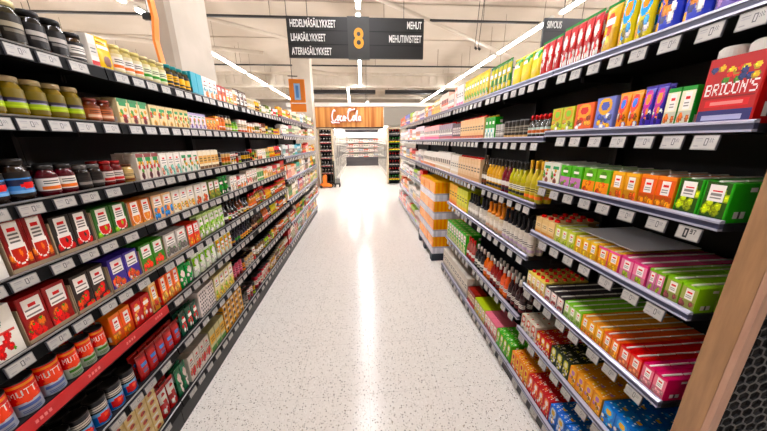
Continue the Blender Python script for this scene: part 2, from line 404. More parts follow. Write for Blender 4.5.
TILT = .28
def bay(side, y0, y1, shelves, label, lipx, backx, topz, silver=False, basez=.09, first_tag=None, strip=None):
    """one gondola bay. side -1 left, +1 right. shelves: list of (z, lip_x)"""
    s = side
    r = empty('gondola_shelving', (s*backx, (y0+y1)/2, 0), label, 'shelving', ('left' if s < 0 else 'right')+' shelving bays')
    def B(x0, x1, a, b, z0, z1, mb):       # world extents to bay-local
        cx = s*backx; cy = (y0+y1)/2
        xa, xb = sorted((s*x0-cx, s*x1-cx)); mb.box(xa, xb, a-cy, b-cy, z0, z1)
    m = MB(); B(backx, backx+.03, y0+.002, y1-.002, 0, topz, m); m.build('back_panel', M_BACK, r)
    for yy in (y0+.001, y1-.021):
        m = MB(); B(backx-.05, backx, yy, yy+.02, 0, topz, m); m.build('upright', M_BLACK, r)
    bx = shelves[-1][1]
    m = MB(); B(bx+.015, backx, y0+.002, y1-.002, .0, shelves[-1][0]-.02, m); m.build('base_plinth', M_BLACK, r)
    cy = (y0+y1)/2; cx = s*backx
    for i, (z, lx) in enumerate(shelves):
        m = MB(); B(lx+.012, backx, y0+.003, y1-.003, z-.022, z, m)
        # side brackets under the shelf
        if i < len(shelves)-1:
            for yy in (y0+.003, y1-.009):
                B(lx+.16, backx, yy, yy+.006, z-.05, z-.022, m)
        sh = m.build('shelf', M_BLACK, r)
        P = lambda x, zz: (s*x-cx, zz)
        if not silver:
            m = MB(); m.prism([P(lx+.012, z+.004), P(lx+.004, z+.004), P(lx, z-.002), P(lx-.004, z-.040), P(lx+.012, z-.040)], y0+.003-cy, y1-.003-cy)
            m.build('price_rail', M_RAILB, sh)
            m = MB(); m.prism([P(lx+.004, z+.0065), P(lx-.001, z+.0045), P(lx-.0005, z+.001), P(lx+.004, z+.001)], y0+.003-cy, y1-.003-cy)
            m.build('rail_edge', M_STEEL, sh)
            tz, toff, me, step = z-.021, .008, TAG_L, .088
            ang = .1
        else:
            m = MB(); m.prism([P(lx+.012, z+.010), P(lx+.002, z+.010), P(lx-.004, z+.006), P(lx-.004, z+.001), P(lx+.012, z+.001)], y0+.003-cy, y1-.003-cy)
            m.build('price_rail', M_RAILG, sh)
            m = MB(); m.prism([P(lx+.012, z+.001), P(lx-.001, z+.001), P(lx-.001, z-.014), P(lx+.012, z-.014)], y0+.003-cy, y1-.003-cy)
            m.build('rail_groove', M_RAILD, sh)
            m = MB(); m.prism([P(lx+.012, z-.014), P(lx-.003, z-.014), P(lx-.003, z-.020), P(lx+.012, z-.020)], y0+.003-cy, y1-.003-cy)
            m.build('rail_lower_edge', M_RAILG, sh)
            tz, toff, me, step = z-.046, .004, TAG_R, .092
            ang = .12
        if z < .25:
            tz = z-.028 if not silver else z-.045
        if strip and i == strip[0]:
            m = MB(); m.prism([P(lx-.006, z+.012), P(lx-.003, z+.012), P(lx-.006, z-.030), P(lx-.010, z-.030)], strip[1]-cy, strip[2]-cy)
            m.build('red_strip', M_RED, sh)
            k = strip[1]+.12
            while k < strip[2]-.05:
                pm = bpy.data.materials.get('pink_print') or mat('pink_print', 'f08a86', .5)
                q = MB()
                for a_ in range(4): q.box(*sorted((s*(lx-.0082)-cx, s*(lx-.0100)-cx)), k+a_*.012-cy, k+a_*.012+.007-cy, z-.014, z-.004)
                q.build('faded_print', pm, sh)
                k += .16
            continue
        yy = y0+.06+random.random()*.03
        j = 0
        while yy < y1-.04 and j < 95:
            mm = me
            if silver and first_tag == i and j == 0: mm = TAG_R97
            t = bpy.data.objects.new('price_tag', mm); link(t, sh)
            t.location = (s*(lx-toff)-cx, yy-cy, tz); t.rotation_euler = (-ang if s else 0, 0, -s*math.pi/2)
            yy += step*(.85+.35*random.random()); j += 1
    return r
LZ = [1.84, 1.635, 1.39, 1.19, .97, .77, .513, .16]
LX = [1.0]*7 + [1.05]
lsh = list(zip(LZ, LX))
bay(-1, .35, 1.25, lsh, 'nearest black shelving bay on the left, of tomato cartons and cans', 1, 1.45, 2.07, strip=(5, .40, 1.247))
bay(-1, 1.25, 2.43, lsh, 'second black shelving bay from the camera on the left', 1, 1.45, 2.07)
bay(-1, 2.43, 3.61, lsh, 'third black shelving bay from the camera on the left', 1, 1.45, 2.07)
FZ = [1.86, 1.65, 1.36, 1.07, .79, .47, .16]
fsh = list(zip(FZ, [1.0]*6+[1.05]))
bay(-1, 3.62, 4.82, fsh, 'fourth shelving bay from the camera on the left, with wider shelf gaps', 1, 1.45, 2.07, True)
bay(-1, 4.82, 6.05, fsh, 'farthest shelving bay on the left', 1, 1.45, 2.07, True)
R1Z = [1.88, 1.59, 1.33, 1.045, .705, .40, .10]; RX = .96
r1sh = list(zip(R1Z, [RX]*6+[.93]))
bay(1, .617, 1.405, r1sh, 'nearest shelving bay on the right, full of juice cartons, with silver rails', 1, 1.42, 2.05, True, first_tag=2)
R2Z = [1.88, 1.563, 1.198, .876, .461, .10]
r2sh = list(zip(R2Z, [RX]*5+[.93]))
bay(1, 1.405, 2.18, r2sh, 'second shelving bay from the camera on the right, with glass bottles', 1, 1.42, 2.05, True)
bay(1, 2.18, 2.96, r2sh, 'third shelving bay from the camera on the right', 1, 1.42, 2.05, True)
bay(1, 2.96, 4.34, r2sh[:3]+[(.10, 1.38)], 'right shelving bay with open floor space for the orange stack', 1, 1.42, 2.05, True)
bay(1, 4.34, 5.68, r2sh, 'right shelving bay just beyond the orange stack', 1, 1.42, 2.05, True)
bay(1, 5.68, 7.02, r2sh, 'farthest shelving bay on the right', 1, 1.42, 2.05, True)

# wood-trimmed end panel with hexagon perforation, right foreground
r = empty('gondola_end_panel', (1.2, .53, 0), 'oak-trimmed black perforated end panel closing the right shelving', 'end panel')
MB().box(.96-1.2, .985-1.2, .512-.53, .573-.53, 0, 2.2).build('wood_trim', M_WOOD, r, bevel=.002)
MB().box(.958-1.2, .985-1.2, .4985-.53, .512-.53, 0, 2.2).build('wood_edge', M_WOODL, r)
MB().box(.985-1.2, 1.46-1.2, .545-.53, .573-.53, 0, 2.2).build('backing_sheet', M_VOID, r)
def hexgrid(x0, x1, z0, z1, y, R=.020, wall=.0035):
    m = MB(); dx = R*math.sqrt(3); dz = R*1.5; j = 0; z = z0
    while z < z1:
        x = x0 + (dx/2 if j % 2 else 0)
        while x < x1:
            n = len(m.v)
            for rr in (R, R-wall):
                for yy in (y, y+.006):
                    for k in range(6):
                        a = math.pi/6+k*math.pi/3; m.v.append((x+rr*math.cos(a), yy, z+rr*math.sin(a)))
            for k in range(6):
                l = (k+1) % 6
                m.f += [(n+k, n+l, n+12+l, n+12+k), (n+12+k, n+12+l, n+18+l, n+18+k)]
            x += dx
        z += dz; j += 1
    return m
g = hexgrid(1.004-1.2, 1.46-1.2, .02, 2.18, .505-.53); g.build('perforated_sheet', M_HEX, r)

# ------------------------------------------------------------------ products
F57 = {'M':('10001','11011','10101','10101','10001','10001','10001'),'U':('10001','10001','10001','10001','10001','10001','01110'),
'T':('11111','00100','00100','00100','00100','00100','00100'),'I':('111','010','010','010','010','010','111'),
'B':('11110','10001','10001','11110','10001','10001','11110'),'R':('11110','10001','10001','11110','10100','10010','10001'),
'C':('01110','10001','10000','10000','10000','10001','01110'),'O':('01110','10001','10001','10001','10001','10001','01110'),
'N':('10001','11001','10101','10101','10011','10001','10001'),'S':('01111','10000','10000','01110','00001','00001','11110'),
'P':('11110','10001','10001','11110','10000','10000','10000'),'A':('01110','10001','10001','11111','10001','10001','10001'),
"'":('1','1','0','0','0','0','0'),'L':('10000','10000','10000','10000','10000','10000','11111'),'D':('11110','10001','10001','10001','10001','10001','11110')}
def shade(c, k):
    c = c.lstrip('#'); return ''.join('%02x' % max(0, min(255, int(int(c[i:i+2], 16)*k))) for i in (0, 2, 4))
def T(txt, u0, v0, u1, v1, c):
    cols = []
    for ch in txt:
        g = F57.get(ch, ('0',)*7); w = len(g[0])
        for i in range(w): cols.append([row[i] == '1' for row in g])
        cols.append([False]*7)
    cols.pop()
    def f(u, v):
        if u0 <= u < u1 and v0 <= v < v1:
            if cols[int((u-u0)/(u1-u0)*len(cols))][6-int((v-v0)/(v1-v0)*7)]: return c
    return f
def R_(u0, v0, u1, v1, c): return lambda u, v: c if u0 <= u < u1 and v0 <= v < v1 else None
def D(u0, v0, r, c, a=1.0, ring=0): return lambda u, v: c if (ring*r)**2 <= ((u-u0)*a)**2+(v-v0)**2 < r*r else None
def lines(u0, v0, u1, v1, c, n=2):
    def f(u, v):
        if u0 <= u < u1 and v0 <= v < v1 and int((v-v0)/(v1-v0)*(2*n-1)) % 2 == 0: return c
    return f
def fruits(v0, v1, cs, n, seed, r=.1, a=.6, leaf=None):
    rd = random.Random(seed); L = []
    for i in range(n):
        u = rd.uniform(.08, .92); v = rd.uniform(v0, v1); c = cs[i % len(cs)]
        L += [D(u, v, r, shade(c, .72), a), D(u+.02, v+.01, r*.8, c, a), D(u-.02, v+r*.3, r*.25, shade(c, 1.3), a)]
        if leaf and i % 2: L.append(D(u, v+r*.6, r*.3, leaf, a))
    return L
def style(k, c1, c2, c3, seed=0):
    """front artwork as a list of painters (later ones win); c1 body, c2 main picture, c3 accent"""
    rd = random.Random(seed)
    W = 'efe9e2'; RD = 'd0201e'
    if k == 'plain': return [R_(0, .0, 1, .12, c2)]
    if k == 'drop':
        return fruits(.08, .35, [c2, c3], 6, seed, .1) + [R_(.2, .45, .8, .97, W), D(.5, .42, .27, W, .72), D(.5, .40, .23, c2, .72), R_(.2, .46, .8, .97, W), D(.55, .36, .06, c3, .8),
                R_(.33, .80, .67, .85, RD), lines(.28, .58, .72, .74, '6a6460', 3)]
    if k == 'panel':
        return fruits(.06, .42, [c2, shade(c2, 1.15), c3], 8, seed, .11, .62, '3d8a35') + [R_(.12, .52, .9, .93, W), R_(.35, .76, .68, .82, RD), lines(.2, .58, .8, .71, '77706c', 2)]
    if k == 'check':
        return [D(.36, .74, .15, '2c6b45', .66, .78), R_(.3, .70, .36, .76, '2c6b45'), R_(.36, .74, .42, .82, '2c6b45'), lines(.1, .48, .9, .53, 'c9574f', 1)] + \
               sum([[D(u, v, .085, c2, .7), D(u, v+.02, .03, shade(c2, 1.25), .7)] for u, v in ((.62, .42), (.5, .3), (.3, .25), (.25, .12), (.6, .2))], []) + [D(.7, .14, .04, '5da03a')]
    if k == 'mutti':
        return [R_(0, 0, 1, .40, c2), R_(0, .40, 1, .95, 'd9360f'), R_(0, .88, 1, .95, 'eb9a3a'), R_(.25, .42, .75, .5, 'ec6a2a'), D(.5, .62, .25, 'ec5a1c', 1.1), T('MUTTI', .16, .58, .84, .78, 'f6f0ea'),
                R_(.25, .22, .75, .31, c3), lines(.3, .08, .7, .16, c3, 2)]
    if k == 'pomodori':
        return [R_(0, 0, 1, 1, '1b1c22'), R_(.1, .62, .9, .84, 'cfc8bd'), lines(.2, .66, .8, .78, '4b4a4c', 2), R_(0, .04, 1, .5, '2b73bd'), R_(.1, .4, .9, .55, '7fb0d8'), D(.52, .28, .19, 'd8321c', .8), D(.58, .34, .07, 'f0624a', .8), R_(0, 0, 1, .04, 'c9c3b4')]
    if k == 'passata':
        return [R_(.05, .62, .95, .95, '16351d'), T('PASSATA', .06, .68, .94, .88, 'e9e4cf'), R_(.05, .05, .95, .6, 'c63318'), D(.5, .3, .2, 'e8562c', .7), D(.8, .75, .1, '3f8e2e')]
    if k == 'jarlabel':
        return [R_(.0, .12, 1, .80, c2), lines(.25, .52, .75, .68, shade(c2, .35), 2), R_(.2, .2, .8, .36, c3)]
    if k == 'brand':
        return [R_(.05, .2, .95, .85, c2), R_(.2, .52, .8, .68, c3), lines(.25, .3, .75, .44, shade(c3, .7), 2)]
    if k == 'pickle':
        return [R_(0, .42, 1, .62, '221c33'), lines(.25, .46, .75, .58, '8c88a5', 2), R_(0, .16, 1, .42, '9fb410'), lines(.0, .26, 1, .29, 'b9cc30', 1)]
    if k == 'blue':
        return [R_(0, .15, 1, .72, '4f86c2'), R_(.1, .42, .9, .68, '1d2340'), D(.62, .46, .13, 'd23a20', .7), R_(0, .15, 1, .22, '7fabd6')]
    if k == 'veg':
        return [R_(0, .85, 1, 1, c3)] + fruits(.3, .7, ['b3342c', '4f8f3e', 'd69a3c', 'e7dccb'], 7, seed, .09) + [R_(.15, .72, .85, .84, '3a8a55'), D(.5, .16, .15, c2, .7), D(.5, .16, .08, shade(c2, .6), .7)]
    if k == 'grape':
        return [R_(0, .0, 1, 1, c2)] + fruits(.1, .85, [c3, shade(c3, 1.12), shade(c3, .8)], 14, seed, .11, .8) + [R_(0, 0, 1, .10, shade(c1, .35)), R_(.2, .5, .78, .92, W), R_(.32, .74, .66, .80, RD), lines(.28, .58, .7, .7, '8a8480', 2), R_(.0, 0, .06, 1, c1), R_(.94, 0, 1, 1, c1)]
    if k == 'duo':
        return [R_(.0, .5, 1, 1, c1), R_(0, .0, 1, .5, c2), D(.5, .74, .2, shade(c1, .75), .8), lines(.25, .68, .75, .8, W, 1)] + fruits(.08, .42, [c3, c2, shade(c3, .7)], 5, seed, .11, .7)
    if k == 'juice':
        return [R_(0, 0, 1, 1, c2), R_(0, .0, 1, .38, shade(c2, .85)), R_(0, .88, 1, 1, c1)] + fruits(.1, .32, [c3, shade(c3, .8)], 5, seed, .1, .7) + [R_(.26, .42, .78, .85, W), R_(.36, .68, .68, .75, RD), lines(.34, .5, .7, .62, '97928c', 2), R_(0, 0, 1, .05, shade(c1, .5))]
    if k == 'toon':
        L = [R_(0, 0, 1, 1, c1), D(.5, .72, .26, c2, .7), D(.5, .74, .15, c3, .7), R_(.2, .84, .8, .9, shade(c2, 1.1))]
        return L + fruits(.1, .5, [c2, c3, W, shade(c1, .6)], 9, seed, .09, .7) + [R_(0, 0, 1, .06, shade(c1, .45))]
    if k == 'lemon':
        return [R_(0, .86, 1, 1, '2d8a35'), D(.5, .42, .40, 'e7c913', .75), D(.42, .5, .2, 'f4e04a', .75), R_(.15, .7, .8, .82, 'f2efe0'), D(.75, .82, .1, '2c9a3a')]
    if k == 'bagfruit':
        return [R_(0, .55, 1, .92, c2), D(.5, .68, .18, c3, .7), lines(.2, .62, .8, .74, W, 1)] + fruits(.12, .5, [c3, shade(c2, 1.1), W], 7, seed, .1, .7)
    if k == 'bricon':
        return [R_(0, 0, 1, .22, '2a2a5c'), lines(.1, .07, .85, .15, 'a6a6c4', 1), R_(0, .22, 1, 1, 'a81418')] + fruits(.62, .84, ['2b3466', 'd8b02a', '4b7a2c', 'c8402a', 'e0c23a'], 16, seed, .05, .75) + \
               [R_(.04, .40, .96, .43, '7c0f12'), T("BRICON'S", .04, .44, .97, .62, 'e8e2de'), R_(.1, .27, .9, .38, 'c8343a'), lines(.2, .3, .8, .35, 'd98a86', 1)]
    if k == 'wave':
        return [R_(0, .0, 1, .5, c2), D(.3, .5, .22, c2, .6), D(.5, .3, .17, c3, .7), R_(.15, .68, .85, .8, W), lines(.2, .84, .8, .9, c3, 1)]
    if k == 'bands':
        return [R_(0, .0, 1, .2, c3), R_(0, .34, 1, .72, c2), lines(.2, .45, .8, .62, shade(c2, .45), 2)]
    if k == 'dots':
        L = []
        for i in range(4):
            for j in range(7): L.append(D(.15+.23*i+(.1 if j % 2 else 0), .08+.13*j, .045, c2, .7))
        return L
    if k == 'mini':
        return [R_(.0, .45, 1, 1, c2), D(.45, .35, .22, c3, .9), D(.6, .3, .1, shade(c3, .55), .9), R_(.1, .7, .7, .88, W)]
    return []
def art(spec):
    ops = style(spec['style'], *spec['c'], seed=spec['seed']); c1 = spec['c'][0]
    def f(u, v):
        col = c1
        for o in ops:
            x = o(u, v)
            if x: col = x
        return col
    return f

def loft(profile, section, colf, cap=None, capb=None):
    """profile (z,sx,sy) rings; section [(x,y,u|None)]; colf(u_or_None, v)"""
    V = []; F = []; C = []; n = len(section); z0 = profile[0][0]; z1 = profile[-1][0]
    for (z, sx, sy) in profile:
        for (x, y, u) in section: V.append((x*sx, y*sy, z))
    for j in range(len(profile)-1):
        for i in range(n):
            k = (i+1) % n
            F.append((j*n+i, j*n+k, (j+1)*n+k, (j+1)*n+i))
            ua, ub = section[i][2], section[k][2]
            u = (ua+ub)/2 if (ua is not None and ub is not None) else None
            C.append(colf(u, ((profile[j][0]+profile[j+1][0])/2-z0)/(z1-z0), section[i]))
    F.append(tuple((len(profile)-1)*n+i for i in range(n))); C.append(cap or C[-1])
    F.append(tuple(reversed(range(n)))); C.append(capb or C[0])
    return V, F, C
def circ(n):
    L = []
    for i in range(n):
        t = -math.pi + 2*math.pi*i/n; x = math.sin(t); y = -math.cos(t)
        L.append((x, y, (t/math.pi+.5)))        # u over the front half 0..1
    return L
def rect(nx, ny):
    r = .06; L = []
    for i in range(nx+1):
        u = i/nx; L.append((-(1-r)+2*(1-r)*u, -1, u))
    for i in range(ny+1): L.append((1, -(1-r)+2*(1-r)*i/ny, None))
    for i in range(nx+1): L.append(((1-r)-2*(1-r)*i/nx, 1, None))
    for i in range(ny+1): L.append((-1, (1-r)-2*(1-r)*i/ny, None))
    return L
RES = {0: (22, 28), 1: (12, 16), 2: (7, 9)}
def build_parts(sp, lod):
    """returns [(part_name, V, F, C, matkey, smooth)], the first is the body"""
    w, d, h = sp['w'], sp['d'], sp['h']; nx, nz = RES[lod]
    if sp['style'] in ('mutti', 'bricon', 'passata') and lod == 0: nx, nz = 60, 40
    if sp['style'] in ('check',) and lod == 0: nx, nz = 32, 40
    A = art(sp); c1, c2, c3 = sp['c']; seg = {0: 20, 1: 12, 2: 8}[lod]; P = []
    if sp['style'] in ('mutti',) and lod == 0: seg = 128
    shp = sp['shape']
    def side(u, v, s):
        if u is None:
            if abs(s[0]) > .9 and lod < 2:
                if .1 < v < .3 and abs(s[1]) < .5: return 'e2ddd8' if int(s[1]*20) % 2 else '4a4644'
                if .78 < v < .9 and s[1] > .2: return 'efe9e2'
            return A(-1, v)
        return A(u, v)
    def cyl(u, v, s): return A(u, v) if 0 <= u <= 1 else A(-1, v)
    hx, hy = w/2, d/2
    if shp in ('box', 'brick', 'capbox', 'mini'):
        top = sp.get('top') or shade(c1, 1.0)
        prof = [(h*j/nz, hx, hy) for j in range(nz+1)]
        V, F, C = loft(prof, rect(nx, 3 if lod else 10), side, cap=top)
        if lod < 2 and sp['style'] in ('toon', 'bricon', 'panel', 'drop') and sp.get('top') or (lod < 2 and sp['style'] == 'toon'):
            rd = random.Random(sp['seed']*3+1); n0 = len(V); g = 10 if lod == 0 else 6
            for b_ in range(g+1):
                for a_ in range(g+1): V.append((-hx*.9+hx*1.8*a_/g, -hy*.9+hy*1.8*b_/g, h+.0004))
            for b_ in range(g):
                for a_ in range(g):
                    q = n0+b_*(g+1)+a_; F.append((q, q+1, q+g+2, q+g+1))
                    e = min(a_, b_, g-1-a_, g-1-b_)
                    cc_ = top
                    if e >= 1 and (a_*3+b_*5+sp['seed']) % 7 == 0: cc_ = 'efe9e2'
                    if e >= 1 and abs(a_-g*.3) < 1.2 and abs(b_-g*.35) < 1.2: cc_ = c2
                    if e >= 1 and abs(a_-g*.68) < 1.2 and abs(b_-g*.65) < 1.2: cc_ = c3
                    C.append(cc_)
        P.append(('carton', V, F, C, 'paper', False))
        if shp == 'brick':      # folded seam along the top, lying flat
            s = [(-1, -1, None), (1, -1, None), (1, 1, None), (-1, 1, None)]
            V, F, C = loft([(h+.0004, hx*.16, hy*.97), (h+.004, hx*.10, hy*.95)], s, lambda u, v, q: 'e8e2da', cap='ece6de')
            P.append(('top_seam', V, F, C, 'paper', False))
        if shp == 'capbox':
            cc = sp.get('cap', 'c8201c')
            V, F, C = loft([(h, hx*.52, hx*.52), (h+.010, hx*.52, hx*.52), (h+.013, hx*.46, hx*.46)], circ(seg if seg < 21 else 20), lambda u, v, q: cc, cap=cc)
            P.append(('cap', V, F, C, 'film', True))
    elif shp == 'can':
        prof = [(0, hx*.93, hx*.93), (.003, hx, hx)] + [(.003+(h-.008)*j/nz, hx*.985, hx*.985) for j in range(nz+1)]
        V, F, C = loft(prof, circ(seg), cyl, cap='9a9a9e'); P.append(('can_body', V, F, C, 'metal', lod > 0 or seg < 100))
        cc = sp.get('cap', '6b6a6c')
        V, F, C = loft([(h-.005, hx, hx), (h-.001, hx*1.01, hx*1.01), (h, hx*.95, hx*.95), (h-.003, hx*.88, hx*.88), (h-.0028, hx*.3, hx*.3)], circ(20 if lod == 0 else seg), lambda u, v, q: cc, cap=cc)
        P.append(('can_lid', V, F, C, 'metal', True))
    elif shp == 'jar':
        body = sp.get('fill', c1)
        V, F, C = loft([(0, hx*.85, hx*.85), (h*.03, hx*.97, hx*.97), (h*.12, hx*.97, hx*.97), (h*.70, hx*.97, hx*.97), (h*.80, hx*.8, hx*.8), (h*.88, hx*.76, hx*.76)], circ(20 if lod == 0 else seg),
                       lambda u, v, q: body, cap=body)
        P.append(('glass_body', V, F, C, 'glass', True))
        rows = max(3, int(nz*.6))
        prof = [(h*.12+h*.58*j/rows, hx, hx) for j in range(rows+1)]
        V, F, C = loft(prof, circ(26 if lod == 0 else seg), cyl); F.pop(); C.pop(); F.pop(); C.pop()
        P.append(('label_band', V, F, C, 'paper', True))
        cc = sp.get('cap', 'c9bfa8')
        V, F, C = loft([(h*.86, hx*.84, hx*.84), (h*.985, hx*.84, hx*.84), (h, hx*.78, hx*.78)], circ(20 if lod == 0 else seg), lambda u, v, q: cc, cap=cc)
        P.append(('lid', V, F, C, 'metal', True))
    elif shp == 'bottle':
        body = sp.get('fill', c1)
        V, F, C = loft([(0, hx*.85, hx*.85), (h*.02, hx*.96, hx*.96), (h*.52, hx*.96, hx*.96), (h*.62, hx*.8, hx*.8), (h*.72, hx*.36, hx*.36), (h*.92, hx*.3, hx*.3)], circ(18 if lod == 0 else seg),
                       lambda u, v, q: body, cap=body)
        P.append(('glass_body', V, F, C, 'glass', True))
        rows = max(3, nz//2)
        V, F, C = loft([(h*.1+h*.36*j/rows, hx, hx) for j in range(rows+1)], circ(26 if lod == 0 else seg), cyl); F.pop(); C.pop(); F.pop(); C.pop()
        P.append(('label_band', V, F, C, 'paper', True))
        cc = sp.get('cap', '15151a')
        pf = [(h*.80, hx*.40, hx*.40), (h*.99, hx*.40, hx*.40), (h, hx*.34, hx*.34)]
        if sp.get('neck'): pf = [(h*.60, hx*.90, hx*.90), (h*.66, hx*.74, hx*.74), (h*.73, hx*.44, hx*.44), (h*.86, hx*.38, hx*.38), (h*.88, hx*.42, hx*.42), (h*.99, hx*.40, hx*.40), (h, hx*.34, hx*.34)]
        V, F, C = loft(pf, circ(14 if lod == 0 else seg), lambda u, v, q: cc, cap=cc)
        P.append(('cap', V, F, C, 'metal', True))
    elif shp == 'bag':
        prof = []
        for j in range(nz+1):
            t = j/nz; k = math.sin(math.pi*min(1, (t*.93+.07)))**.45
            prof.append((h*.94*t, hx*(1-.06*k), hy*(.12+.88*k*(1-.45*t))))
        sec = []
        for (x, y, u) in rect(nx, 2): sec.append((x, y*(1-.75*abs(x)**3) if u is not None or y > .9 else y*.25, u))
        V, F, C = loft(prof, sec, lambda u, v, q: A(u if u is not None else -1, v)); P.append(('pouch', V, F, C, 'film', True))
        cc = sp.get('cap', c1)
        V, F, C = loft([(h*.94, hx, hy*.12), (h, hx, .0012)], [(-1, -1, None), (1, -1, None), (1, 1, None), (-1, 1, None)], lambda u, v, q: cc)
        P.append(('top_seal', V, F, C, 'film', False))
    return P
MCACHE = {}
def meshes(sp, lod):
    key = (sp['id'], lod)
    if key not in MCACHE:
        P = build_parts(sp, lod)
        if lod == 0: MCACHE[key] = [(p[0], colmesh(p[0], [p[1:]])) for p in P]
        else: MCACHE[key] = [(sp['name'], colmesh(sp['name'], [p[1:] for p in P]))]
    return MCACHE[key]
COUNT = [0, 0]
CATS = {'box': 'carton', 'brick': 'juice carton', 'capbox': 'carton', 'mini': 'box', 'can': 'can', 'jar': 'jar', 'bottle': 'bottle', 'bag': 'bag'}
def product(sp, side, x, y, z, label, group, far, jit=1.0):
    lod = 2 if far > 3.0 else (1 if far > 1.75 else 0)
    ms = meshes(sp, lod)
    rz = -side*math.pi/2 + (random.random()-.5)*.05*jit
    if sp['shape'] in ('can', 'jar', 'bottle') and y < 2.4: rz += side*((.25 if sp['style'] == 'mutti' else .35)+random.uniform(-.12, .12))
    if lod == 0:
        r = empty(sp['name'], (x, y, z), label, CATS[sp['shape']], group, rz)
        for nm, me in ms: link(bpy.data.objects.new(nm, me), r)
    else:
        r = bpy.data.objects.new(sp['name'], ms[0][1]); r.location = (x, y, z); r.rotation_euler.z = rz
        setp(link(r), label, CATS[sp['shape']], group)
    COUNT[lod > 0] += 1
    return r
SH = {-1: ['top', 'second', 'third', 'fourth', 'fifth', 'sixth', 'seventh', 'bottom']}
def shname(side, i, n): return 'bottom' if i == n-1 else ['top', 'second', 'third', 'fourth', 'fifth', 'sixth', 'seventh'][i]
USED = {}
SID = [0]
CN = {'white':'ece6de','black':'1a191b','red':'c01f1c','dark red':'6a1512','orange':'e07a18','yellow':'e6b81a','green':'3f8f35','light green':'9fc04c','teal':'1f9aa8','purple':'4b3596','brown':'6e3a1c','blue':'2a62b4','pink':'e0809a','grey':'9a948e','olive':'6f7a22','tan':'c8a878','cream':'e6d8b8','pale blue':'b0cce0'}
def cname(c):
    r = lin(c); return min(CN, key=lambda k: sum((a**.5-b**.5)**2 for a, b in zip(r, lin(CN[k]))))
VR = random.Random(77)
PAL_L = ['e6dcc8','c01f1c','e6b81a','3f8f35','e07a18','6e3a1c','1a191b','9fc04c','ece6de','6f7a22','c8a878','d8d0c4','a8485a','e0941a']
PAL_R = ['ece6de','e0a8a8','d8b088','c01f1c','e6b81a','e07a18','9fc04c','e4dcd4','b0a8c8','c85a40','d8d0c8','8a98a8']
def block(side, i, n, z, lip, y0, y1, shape, w, h, sty, c1, c2, c3, desc, name, rows=1, stack=1, **kw):
    k = max(1, round((y1-y0)/w))
    if (y0 > 2.40 or (side < 0 and y0 > 1.9)) and k >= 4 and stack == 1 and not (side > 0 and y0 < 4.3 and i in (1, 2, 3, 4)):
        if w > .062 and y0 < 4.0: w *= .85; k = max(1, round((y1-y0)/w))
        p = (y1-y0)/k; a = 0; sub = 0
        while a < k:
            m = min(VR.choice((1, 2, 2, 3)) if side < 0 else VR.choice((2, 3, 4)), k-a)
            ya, yb = y0+a*p, y0+(a+m)*p; a += m; sub += 1
            hh = h*VR.uniform(.8, 1.08)
            if sub == 1: block1(side, i, n, z, lip, ya, yb, shape, w, hh, sty, c1, c2, c3, desc, name, rows, 1, **kw); continue
            pal = PAL_L if side < 0 else PAL_R
            A = c1 if VR.random() < .45 else VR.choice(pal); B = VR.choice(pal); Cc = VR.choice(pal)
            while cname(B) == cname(A): B = VR.choice(pal)
            st = VR.choice(('bands', 'panel', 'wave', 'bands')); noun = {'box':'carton','capbox':'carton','can':'can','jar':'jar','bottle':'bottle','bag':'bag'}[shape]
            ds = '%s %s with %s %s' % (cname(A), noun, cname(B), {'bands': 'band', 'panel': 'picture', 'wave': 'lower half'}[st])
            kk = dict(kw); kk.pop('top', None)
            if 'fill' in kk: kk['fill'] = shade(A, .8)
            block1(side, i, n, z, lip, ya, yb, shape, w, hh, st, A, B, Cc, ds, name, rows, 1, **kk)
        return
    block1(side, i, n, z, lip, y0, y1, shape, w, h, sty, c1, c2, c3, desc, name, rows, stack, **kw)
